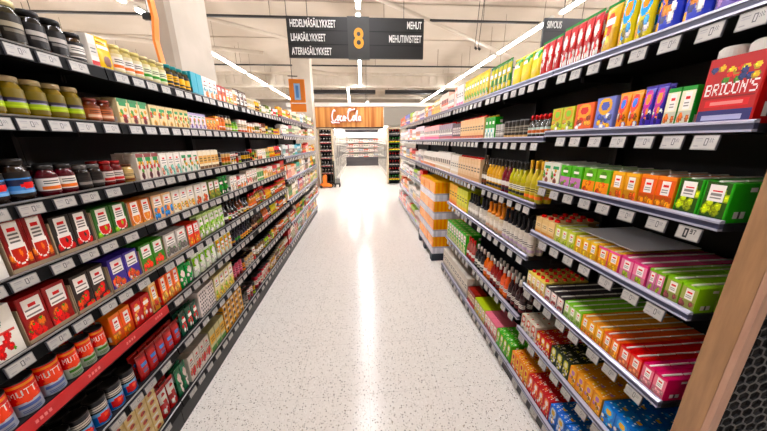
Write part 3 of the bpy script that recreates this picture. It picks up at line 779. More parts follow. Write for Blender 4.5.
def block1(side, i, n, z, lip, y0, y1, shape, w, h, sty, c1, c2, c3, desc, name, rows=1, stack=1, d=None, cap=None, fill=None, top=None, start='near', section=''):
    SID[0] += 1
    d = d or (w if shape in ('can', 'jar', 'bottle') else (w*.55 if shape == 'bag' else w*1.1))
    sp = dict(id=SID[0], shape=shape, w=w*.965, d=d*.98, h=h, style=sty, c=(c1, c2, c3), name=name, seed=SID[0])
    if cap: sp['cap'] = cap
    if fill: sp['fill'] = fill
    if ' neck' in desc: sp['neck'] = True
    if top: sp['top'] = top
    k = max(1, round((y1-y0)/w)); pitch = (y1-y0)/k
    if pitch < w*.97 or w < pitch < w*1.35: sp['w'] = pitch*.96
    if shape in ('can', 'jar', 'bottle'): d = sp['w']*1.03; sp['d'] = sp['w']
    sn = '%s %s shelf' % ('left' if side < 0 else 'right', shname(side, i, n))
    key = (desc, sn); USED[key] = USED.get(key, 0)+1
    if USED[key] > 1: desc = desc.replace(' ', ' ', 1); sn += ', farther group %d' % USED[key] if USED[key] > 2 else ', farther group'
    if USED[key] > 1: sn = '%s %s shelf, %s such group' % ('left' if side < 0 else 'right', shname(side, i, n), ordn(USED[key]-1))
    grp = '%s on the %s' % (desc + 's', sn)
    for a in range(k):
        yy = y0 + pitch*(a+.5)
        for rr in range(rows):
            for st in range(stack):
                x = side*(lip+.016+d*(rr+.5)+.001*rr) if side < 0 else (lip+.016+d*(rr+.5)+.001*rr)
                if k == 1: o_ = 'single'
                elif start == 'near': o_ = ordn(a)
                else: o_ = ordn(k-1-a)
                lab = '%s, %s%s%s on %s' % (desc, (o_ + (' from the near end' if start == 'near' else ' from the far end')) if k > 1 else 'single facing',
                        '' if rr == 0 else ', %s row back' % ordn(rr), '' if stack == 1 else ', layer %s up' % ordn(st), sn)
                if len(lab.split()) > 16:
                    lab = lab.replace(' from the near end', ' from near end').replace(' from the far end', ' from far end')
                if len(lab.split()) > 16:
                    lab = lab.replace(' shelf', '').replace(' on left', ', left').replace(' on right', ', right')
                if len(lab.split()) > 16:
                    lab = lab.replace(', single facing', '').replace(' row back', ' row').replace(' dark red tomato soup', ' tomato soup').replace('black tomato carton with white drop label', 'black carton with drop label').replace('dark red tomato soup carton with white drop label', 'red soup carton with drop label').replace(' up,', ',').replace('single facing', 'single')
                if False:
                    lab = lab.replace(' from the near end', ' from near end').replace(' from the far end', ' from far end').replace(' shelf', '').replace(' on left', ' left').replace(' on right', ' right')
                product(sp, side, x, yy + (random.random()-.5)*.0015, z+.0008+st*(h+.0006)+(.0008 if st else 0), lab, grp, math.hypot(yy, 0), .5 if shape in ('box', 'brick', 'capbox') else 1)

CRM = 'e6dcc8'; WHT = 'ece6de'; RED = 'c01f1c'; DRD = '5a1512'; BLK = '1a191b'; ORG = 'e07a18'; YEL = 'e6b81a'; GRN = '3f8f35'; LGR = '8fbf3c'; TEA = '1f9aa8'; PUR = '4b3596'; BRN = '6e3a1c'; BLU = '2a62b4'; PNK = 'e06a94'; GRY = '9a948e'; OLV = '6f7a22'; LIL = 'a495c0'
# ---- left shelves ------------------------------------------------
LB = [
# shelf, y0, y1, shape, w, h, style, c1, c2, c3, desc, name, extra
(0, .40, 1.04, 'jar', .064, .125, 'brand', '1c1812', '262018', 'a39a88', 'dark jar with cream lid', 'preserve_jar', dict(cap='d9cfa6', fill='2a2410', start='far', rows=2)),
(0, 1.04, 1.165, 'jar', .055, .12, 'brand', '141212', '1a1718', 'b8b2ac', 'black-labelled jar with black lid', 'preserve_jar', dict(cap='1b1b1d', fill='17120f', rows=2)),
(0, 1.165, 1.225, 'jar', .06, .10, 'jarlabel', BLK, WHT, '6d6660', 'jar with dark lid and white label', 'preserve_jar', dict(cap='1d1b1b', fill='3b2a18', rows=2)),
(0, 1.225, 1.26, 'box', .035, .115, 'bands', WHT, 'd9d3ca', RED, 'narrow white carton', 'food_carton', dict(d=.08)),
(0, 1.26, 1.34, 'bag', .08, .125, 'wave', YEL, 'e9c412', BRN, 'bright yellow bag', 'food_bag', dict(rows=2)),
(0, 1.34, 1.50, 'jar', .053, .115, 'jarlabel', 'd9cfae', WHT, ORG, 'cream-lidded jar with white and orange label', 'preserve_jar', dict(cap='d6c98f', fill='cbbb87', rows=2)),
(0, 1.50, 1.66, 'jar', .053, .115, 'jarlabel', 'd9cfae', 'dfe3c4', GRN, 'cream-lidded jar with green label', 'preserve_jar', dict(cap='cfc39b', fill='b9ab70', rows=2)),
(0, 1.66, 1.86, 'jar', .05, .12, 'jarlabel', BLK, YEL, BLK, 'black-lidded jar with yellow label', 'preserve_jar', dict(cap='1f8a8a', fill='3b3417', rows=2)),
(0, 1.86, 1.98, 'box', .06, .13, 'plain', '1a9fb4', '148296', 'd8eef0', 'turquoise carton', 'food_carton', {}),
(0, 1.98, 2.16, 'box', .06, .13, 'panel', WHT, ORG, TEA, 'white carton with orange picture', 'food_carton', {}),
(0, 2.16, 2.46, 'box', .06, .125, 'wave', 'a03022', 'e0702a', WHT, 'dark red and orange carton', 'food_carton', {}),
(0, 2.46, 2.70, 'bag', .08, .14, 'brand', '5b4a42', WHT, BRN, 'brown and white bag', 'food_bag', {}),
(0, 2.70, 3.05, 'jar', .058, .12, 'jarlabel', 'cfc19a', WHT, YEL, 'white-labelled jar', 'preserve_jar', dict(cap='e4dcc8')),
(0, 3.05, 3.61, 'can', .07, .10, 'bands', 'd9d2c2', WHT, 'b9a24a', 'pale can', 'food_can', {}),
(0, 3.63, 4.20, 'can', .07, .12, 'bands', 'e0a010', ORG, RED, 'orange can', 'food_can', {}),
(0, 4.20, 4.80, 'box', .08, .14, 'panel', 'e9d9b0', RED, YEL, 'cream and red carton', 'food_carton', {}),
(0, 4.83, 5.45, 'box', .08, .16, 'bands', 'd8e4ea', 'a8cfe0', TEA, 'pale blue carton', 'food_carton', {}),
(0, 5.45, 6.03, 'box', .08, .16, 'bands', WHT, 'd9c9a0', ORG, 'white and tan carton', 'food_carton', {}),
(1, .40, 1.155, 'jar', .058, .115, 'pickle', '6a5c1a', '8fa81a', '221d38', 'pickle jar with lime green label', 'pickle_jar', dict(cap='a89878', fill='74611c', start='far', rows=2)),
(1, 1.165, 1.275, 'jar', .054, .088, 'jarlabel', BRN, 'b46a4a', 'e0c0a8', 'small red-brown jar', 'preserve_jar', dict(cap='6a2c20', fill='5a2415', rows=2)),
(1, 1.285, 1.45, 'box', .055, .105, 'veg', 'dfd0a8', '7a2420', '3b7c4a', 'cream carton with red beans and vegetables', 'vegetable_carton', dict(rows=2)),
(1, 1.46, 1.63, 'box', .057, .10, 'veg', 'e3cfa4', 'd39a52', 'd9c79a', 'tan carton with beans', 'vegetable_carton', dict(rows=2)),
(1, 1.635, 1.76, 'box', .042, .10, 'veg', 'e6d3a0', 'c98a3c', 'cfb880', 'slim tan carton', 'vegetable_carton', dict(rows=2)),
(1, 1.765, 1.94, 'box', .045, .095, 'veg', 'd9d0d8', '6a4a9a', 'a596b8', 'white and violet carton', 'vegetable_carton', dict(rows=2)),
(1, 1.945, 2.11, 'box', .042, .095, 'veg', 'e8a860', 'c8452a', 'e07a30', 'orange vegetable carton', 'vegetable_carton', {}),
(1, 2.115, 2.32, 'jar', .05, .11, 'jarlabel', 'b5651a', ORG, WHT, 'orange jar with dark lid', 'preserve_jar', dict(cap='26201c', fill='c06a14')),
(1, 2.325, 2.42, 'jar', .048, .08, 'jarlabel', '6a9a2a', LGR, WHT, 'small green jar', 'preserve_jar', dict(cap='3c7a28')),
(1, 2.44, 3.10, 'can', .062, .10, 'bands', WHT, 'e0cdb0', 'c4561e', 'white can with orange base', 'food_can', dict(cap='8e3a22')),
(1, 3.11, 3.60, 'can', .07, .085, 'bands', YEL, '2f3a2a', LGR, 'yellow and dark green can', 'food_can', {}),
(1, 3.63, 4.20, 'box', .075, .13, 'panel', WHT, 'a03c28', 'dcc8a0', 'white and brown carton', 'food_carton', {}),
(1, 4.20, 4.80, 'box', .075, .14, 'bands', 'd0d8c0', '8faf70', BRN, 'pale green carton', 'food_carton', {}),
(1, 4.83, 5.40, 'can', .08, .12, 'bands', 'd0b8a8', WHT, RED, 'red and white can', 'food_can', {}),
(1, 5.40, 6.03, 'box', .08, .15, 'bands', 'e4dcd0', WHT, GRY, 'off-white carton', 'food_carton', {}),
(2, .40, .925, 'jar', .066, .125, 'blue', '1a1412', '4f86c2', 'd23a20', 'dark jar with blue label and red dot', 'sauce_jar', dict(cap='1c1816', fill='1f130d', start='far', rows=2)),
(2, .94, 1.05, 'jar', .052, .10, 'jarlabel', '4a0f16', WHT, ORG, 'dark red jar with white label', 'beet_jar', dict(cap='2a2624', fill='4a0d18', rows=2)),
(2, 1.055, 1.15, 'jar', .046, .09, 'jarlabel', '120e0c', '24201e', '8a8480', 'black jar', 'sauce_jar', dict(cap='6a6662', fill='170f0c', rows=2)),
(2, 1.155, 1.245, 'jar', .045, .098, 'jarlabel', DRD, 'd8ccc4', RED, 'red jar with white and red label', 'sauce_jar', dict(cap='8a1c18', fill='6a1612', rows=2)),
(2, 1.25, 1.30, 'jar', .048, .08, 'bands', 'bca474', 'c8b084', BRN, 'beige jar with brown lid', 'sauce_jar', dict(cap='5a3420', fill='b09460')),
(2, 1.31, 1.45, 'brick', .046, .12, 'veg', 'dcd2c6', '5c1c28', '8a4a4a', 'white carton with dark beans', 'bean_carton', dict(rows=2)),
(2, 1.455, 1.61, 'brick', .05, .115, 'panel', 'e4ded4', '7ab0a0', 'd88a78', 'white carton with teal leaf print', 'bean_carton', dict(rows=2)),
(2, 1.615, 1.78, 'brick', .05, .115, 'veg', 'e6e0d6', '9ac4b4', 'e3ded6', 'white carton with pale vegetables', 'bean_carton', dict(rows=2)),
(2, 1.785, 2.02, 'brick', .045, .115, 'bands', 'e8dcc4', 'd8a868', '6a4a2a', 'cream carton with tan band', 'bean_carton', {}),
(2, 2.03, 2.40, 'can', .045, .10, 'bands', '22242a', 'a8a8a0', '17181c', 'black and silver can', 'food_can', {}),
(2, 2.44, 2.75, 'can', .05, .10, 'bands', '2a2c30', YEL, '24262a', 'black can with yellow band', 'food_can', {}),
(2, 2.76, 3.10, 'box', .06, .11, 'panel', 'e8dcc8', ORG, RED, 'cream carton with orange picture', 'food_carton', {}),
(2, 3.11, 3.60, 'bag', .08, .12, 'bands', 'e0941a', YEL, ORG, 'golden yellow bag', 'food_bag', {}),
(2, 3.63, 4.25, 'box', .075, .15, 'bands', 'dce0dc', '8fc0b8', WHT, 'white and mint carton', 'food_carton', {}),
(2, 4.25, 4.80, 'box', .075, .16, 'bands', '6ab0c0', WHT, TEA, 'turquoise striped carton', 'food_carton', {}),
(2, 4.83, 5.35, 'box', .08, .17, 'bands', 'c84a30', 'e8a060', RED, 'red and peach carton', 'food_carton', {}),
(2, 5.35, 6.03, 'can', .08, .13, 'bands', YEL, ORG, WHT, 'yellow and orange can', 'food_can', {}),
(3, .62, .775, 'box', .075, .145, 'check', WHT, RED, GRN, 'white carton with red tomatoes', 'tomato_carton', dict(d=.05, start='far')),
(3, .785, .898, 'box', .058, .158, 'drop', '7a1a14', 'b83a1e', 'e07a20', 'dark red tomato soup carton with white drop label', 'tomato_carton', dict(d=.05, rows=2)),
(3, .907, 1.033, 'box', .0655, .135, 'drop', '2a2622', 'c82a1e', '2c2a28', 'black tomato carton with white drop label', 'tomato_carton', dict(d=.045, rows=2)),
(3, 1.045, 1.195, 'box', .065, .128, 'drop', '2e5a26', 'c83428', LGR, 'green carton with white drop label', 'vegetable_carton', dict(d=.045, rows=2)),
(3, 1.205, 1.33, 'box', .07, .12, 'drop', 'c06a1c', 'e08a3a', 'e8b070', 'orange carton with white drop label', 'vegetable_carton', dict(d=.045, rows=2)),
(3, 1.34, 1.475, 'box', .066, .12, 'panel', 'e0b890', '3a7ab8', ORG, 'white carton with blue and orange print', 'vegetable_carton', dict(d=.045, rows=2)),
(3, 1.48, 1.67, 'box', .062, .12, 'panel', 'e6dccc', 'dda060', 'e8c090', 'white carton with tan food print', 'vegetable_carton', dict(d=.045, rows=2)),
(3, 1.68, 1.82, 'box', .068, .12, 'panel', 'e4dcd0', 'c85a34', 'b83a2a', 'white carton with red-brown food print', 'vegetable_carton', dict(d=.045)),
(3, 1.83, 1.97, 'box', .068, .12, 'panel', '5a6a2a', '8a8a3a', 'c87a3a', 'olive carton with white panel', 'vegetable_carton', dict(d=.045)),
(3, 1.98, 2.12, 'bag', .068, .13, 'bagfruit', '1f7a34', '2f9a44', '1a5a2a', 'dark green bag', 'vegetable_bag', {}),
(3, 2.13, 2.42, 'box', .06, .115, 'panel', WHT, 'c8a890', GRY, 'plain white carton', 'food_carton', {}),
(3, 2.44, 2.85, 'box', .055, .125, 'panel', 'e6d8c8', RED, ORG, 'white and red carton', 'food_carton', {}),
(3, 2.85, 3.60, 'box', .07, .13, 'wave', 'c8301e', YEL, WHT, 'red and yellow carton', 'food_carton', {}),
(3, 3.63, 4.25, 'box', .075, .20, 'bands', 'd8c8b0', '9a8a78', WHT, 'tan striped carton', 'food_carton', {}),
(3, 4.25, 4.80, 'box', .075, .21, 'bands', '4aa890', WHT, 'a8506a', 'green and white carton', 'food_carton', {}),
(3, 4.83, 5.40, 'box', .08, .20, 'panel', 'e8d8d0', RED, PUR, 'white and purple carton', 'food_carton', {}),
(3, 5.40, 6.03, 'bag', .09, .20, 'bands', YEL, 'f0d040', GRN, 'yellow bag', 'food_bag', {}),
(4, .60, .748, 'box', .074, .155, 'check', 'eae4da', RED, GRN, 'white tomato carton with green tick', 'tomato_carton', dict(d=.05, start='far')),
(4, .758, .892, 'box', .067, .150, 'panel', '8a1c16', 'd0341e', 'e0783a', 'red carton of crushed tomatoes', 'tomato_carton', dict(d=.05, rows=2)),
(4, .905, 1.03, 'box', .062, .142, 'panel', '2a201c', 'cc3a22', 'd8562c', 'black and white tomato carton', 'tomato_carton', dict(d=.045, rows=2)),
(4, 1.045, 1.19, 'box', .0725, .140, 'panel', '3a2a80', 'd05a2a', 'e8d8d0', 'purple and white tomato carton', 'tomato_carton', dict(d=.045, rows=2)),
(4, 1.20, 1.345, 'box', .0725, .138, 'panel', '3f7a2e', 'd0482c', GRN, 'green and white tomato carton', 'tomato_carton', dict(d=.045, rows=2)),
(4, 1.355, 1.53, 'box', .0875, .135, 'panel', 'b4aca4', '5a5450', '8a8480', 'grey carton of mushrooms', 'mushroom_carton', dict(d=.045, rows=2)),
(4, 1.54, 1.65, 'box', .055, .13, 'panel', 'd8482a', ORG, YEL, 'red and orange carton', 'tomato_carton', dict(d=.045, rows=2)),
(4, 1.66, 1.98, 'bag', .06, .15, 'bagfruit', 'b8cc8a', 'e6e6d6', '7ab03a', 'pale green and white pouch', 'vegetable_bag', dict(rows=2)),
(4, 1.985, 2.41, 'bottle', .05, .15, 'bands', '241c1e', WHT, '3a2a2a', 'dark bottle with white label', 'sauce_bottle', dict(cap='1a1818', fill='2a1a18', rows=2)),
(4, 2.44, 2.85, 'bottle', .05, .16, 'bands', 'b5651a', ORG, WHT, 'orange sauce bottle with red cap', 'sauce_bottle', dict(cap='c8301e', fill='c8801a')),
(4, 2.85, 3.60, 'jar', .06, .13, 'jarlabel', 'd89030', YEL, RED, 'yellow sauce jar', 'sauce_jar', dict(cap='c8301e', fill='d0902a')),
(4, 3.63, 4.25, 'box', .075, .20, 'dots', 'e0d0c0', '7a5a4a', WHT, 'spotted cream carton', 'food_carton', {}),
(4, 4.25, 4.80, 'box', .075, .20, 'bands', '5a3a8a', 'c8b8d8', 'b06a3a', 'purple striped carton', 'food_carton', {}),
(4, 4.83, 6.03, 'box', .08, .19, 'bands', 'd8c8a8', WHT, BRN, 'beige carton with white band', 'food_carton', {}),
(5, .42, .82, 'can', .066, .118, 'mutti', 'd9360f', 'b9c0cc', '5a6ea8', 'orange and silver tomato can', 'tomato_can', dict(cap='3a3431', start='far', rows=3)),
(5, .82, .975, 'can', .052, .112, 'mutti', 'd42a1a', 'c4cfbc', '4a8a3a', 'red can with pale green lower half', 'tomato_can', dict(cap='3a3431', rows=3)),
(5, .985, 1.085, 'box', .05, .125, 'juice', ORG, 'e8641c', 'f0a030', 'orange sauce carton', 'sauce_carton', dict(rows=2)),
(5, 1.09, 1.19, 'box', .05, .12, 'bagfruit', 'b01c18', 'c8301e', 'e8a060', 'deep red sauce carton', 'sauce_carton', dict(rows=2)),
(5, 1.195, 1.24, 'box', .045, .15, 'juice', 'e8c890', 'e8a040', RED, 'cream and orange carton', 'sauce_carton', dict(rows=2)),
(5, 1.26, 1.40, 'box', .047, .16, 'juice', 'd8401c', 'ea7a30', 'f0c070', 'tall red and orange carton', 'sauce_carton', dict(rows=2)),
(5, 1.41, 1.53, 'bag', .058, .125, 'bagfruit', '1f8a44', '2fa050', WHT, 'emerald green pouch', 'vegetable_bag', dict(rows=2)),
(5, 1.54, 1.80, 'bag', .06, .14, 'bagfruit', 'dfe6d0', '8abf4a', 'e8e8e0', 'white pouch with green print', 'vegetable_bag', dict(rows=2)),
(5, 1.81, 2.03, 'bag', .06, .15, 'bagfruit', 'e0e0d0', 'c8a83a', ORG, 'white and orange pouch', 'vegetable_bag', dict(rows=2)),
(5, 2.035, 2.41, 'bottle', .045, .15, 'bands', '1f1e38', 'c8902a', '2a2844', 'navy bottle with gold label', 'sauce_bottle', dict(cap='1a1a1c', fill='1a1420', rows=2)),
(5, 2.44, 2.95, 'bottle', .05, .15, 'bands', '3a1c14', 'd0a080', DRD, 'brown bottle with pink label', 'sauce_bottle', dict(cap='1a1a1c', fill='3a180e')),
(5, 2.95, 3.60, 'jar', .06, .13, 'jarlabel', 'b8b03a', 'd8c858', RED, 'green-yellow jar', 'sauce_jar', dict(cap='2a2a24')),
(5, 3.63, 4.80, 'can', .08, .18, 'bands', 'b0a898', WHT, '5a7a8a', 'tall grey can', 'food_can', {}),
(5, 4.83, 6.03, 'can', .085, .18, 'bands', 'd8d0c8', 'b0c8d0', RED, 'tall pale blue can', 'food_can', {}),
(6, .50, .70, 'jar', .068, .15, 'passata', '9a2414', 'c63318', '16351d', 'large red passata jar with green label', 'passata_jar', dict(cap='1c1c1c', fill='9a2414', start='far', rows=2)),
(6, .715, 1.04, 'can', .065, .115, 'pomodori', '1b1c22', '2b73bd', 'd8321c', 'dark can with blue band and red tomato', 'tomato_can', dict(cap='2a2624', rows=3)),
(6, 1.05, 1.33, 'bag', .056, .13, 'brand', 'a01c1c', 'b52a24', '4a70b0', 'small red standing pouch', 'tomato_pouch', dict(rows=2)),
(6, 1.34, 1.50, 'bag', .053, .14, 'bagfruit', '1a4a38', '245a44', RED, 'dark green pouch', 'vegetable_bag', dict(rows=2)),
(6, 1.51, 1.68, 'box', .085, .17, 'dots', 'e6dcd8', '1c1a1c', WHT, 'white carton with black dots', 'spotted_carton', dict(rows=2)),
(6, 1.69, 1.95, 'box', .065, .17, 'panel', 'e4d8a8', YEL, LGR, 'cream and yellow carton', 'food_carton', dict(rows=2)),
(6, 1.96, 2.41, 'can', .055, .12, 'bands', 'a8485a', 'c86a80', DRD, 'dusky pink can', 'food_can', dict(cap='2a1a1c', rows=2)),
(6, 2.44, 2.95, 'jar', .055, .12, 'jarlabel', '8a6a4a', WHT, '3a5a2a', 'brown jar with white label', 'food_jar', dict(cap='2a2a2a')),
(6, 2.95, 3.60, 'jar', .06, .12, 'jarlabel', 'b8662a', 'd8b08a', RED, 'amber jar with red print', 'food_jar', dict(cap='3a1a18')),
(7, .75, .90, 'box', .07, .06, 'mini', 'd8cfc0', 'e0d8cc', '3a3432', 'white small box with dark pictures', 'snack_box', dict(rows=2, stack=4, d=.1)),
(7, .905, 1.14, 'box', .058, .05, 'mini', 'd9bf8a', 'e0cba0', 'b0442a', 'tan small box with food picture', 'snack_box', dict(rows=2, stack=5, d=.1)),
(7, 1.15, 1.27, 'bag', .058, .18, 'bagfruit', 'b01c24', 'e8e0dc', RED, 'red and white bag', 'food_bag', dict(rows=2)),
(7, 1.275, 1.37, 'bag', .046, .18, 'bagfruit', '1a6a44', '2a8a5a', WHT, 'deep green bag', 'food_bag', dict(rows=2)),
(7, 1.38, 1.60, 'box', .055, .17, 'panel', 'e4dcd4', RED, 'd86a5a', 'white carton with red print', 'food_carton', dict(rows=2)),
(7, 1.61, 1.80, 'box', .062, .17, 'bands', 'd8d4a8', YEL, '5a8a4a', 'pale yellow-green carton', 'food_carton', dict(rows=2)),
(7, 1.81, 2.12, 'box', .06, .055, 'mini', 'd89a2a', YEL, BLK, 'amber small box', 'snack_box', dict(rows=2, stack=4, d=.1)),
(7, 2.13, 2.41, 'can', .06, .12, 'bands', '3a3a38', GRY, 'c8c0b8', 'grey and black can', 'food_can', dict(rows=2)),
(7, 2.44, 2.85, 'can', .06, .13, 'bands', 'b83a4a', WHT, DRD, 'red and white can', 'food_can', {}),
(7, 2.85, 3.60, 'jar', .065, .14, 'jarlabel', 'c8a878', 'e0d0a0', GRN, 'cream jar with green print', 'food_jar', {}),
]
NL = 8
for b in LB:
    i = b[0]; y0 = b[1]
    if y0 > 3.615:
        z = FZ[i]; lip = fsh[i][1]; n = 7
    else: z = LZ[i]; lip = LX[i]; n = 8
    block(-1, i, n, z, lip, b[1], b[2], *b[3:12], **b[12])
# far left bay, lowest shelves
for (y0, y1, c) in ((3.63, 4.2, ('b03a3a', WHT, RED, 'red drink carton')), (4.2, 4.8, ('8ac0a8', WHT, GRN, 'mint drink carton')), (4.83, 6.03, ('d8d0c8', 'c87a8a', WHT, 'white and pink carton'))):
    block(-1, 6, 7, .16, 1.05, y0, y1, 'box', .085, .2, 'bands', c[0], c[1], c[2], c[3], 'food_carton')

# cardboard shelf trays around the near tomato cartons
def tray(y0, y1, z, lab):
    m = MB(); x0 = -1.0145; x1 = -1.112
    m.box(x0, x0+.0018, y0-.003, y1+.003, z+.0045, z+.016)
    m.box(x1, x0, y0-.0045, y0-.0025, z+.001, z+.12)
    m.box(x1, x0, y1+.0025, y1+.0045, z+.001, z+.12)
    setp(m.build('display_tray', M_CARD), lab, 'tray')
for (i, y0, y1, t) in ((3, .785, .898, 'dark red soup cartons'), (3, .907, 1.033, 'black tomato cartons, upper shelf'), (3, 1.045, 1.195, 'green cartons, upper shelf'), (3, 1.205, 1.33, 'orange cartons, upper shelf'),
                     (4, .758, .892, 'red crushed tomato cartons'), (4, .905, 1.03, 'black and white tomato cartons'), (4, 1.045, 1.19, 'purple and white tomato cartons'), (4, 1.20, 1.345, 'green and white tomato cartons'), (4, 1.355, 1.53, 'grey mushroom cartons')):
    tray(y0, y1, LZ[i], 'brown cardboard shelf tray holding the '+t)

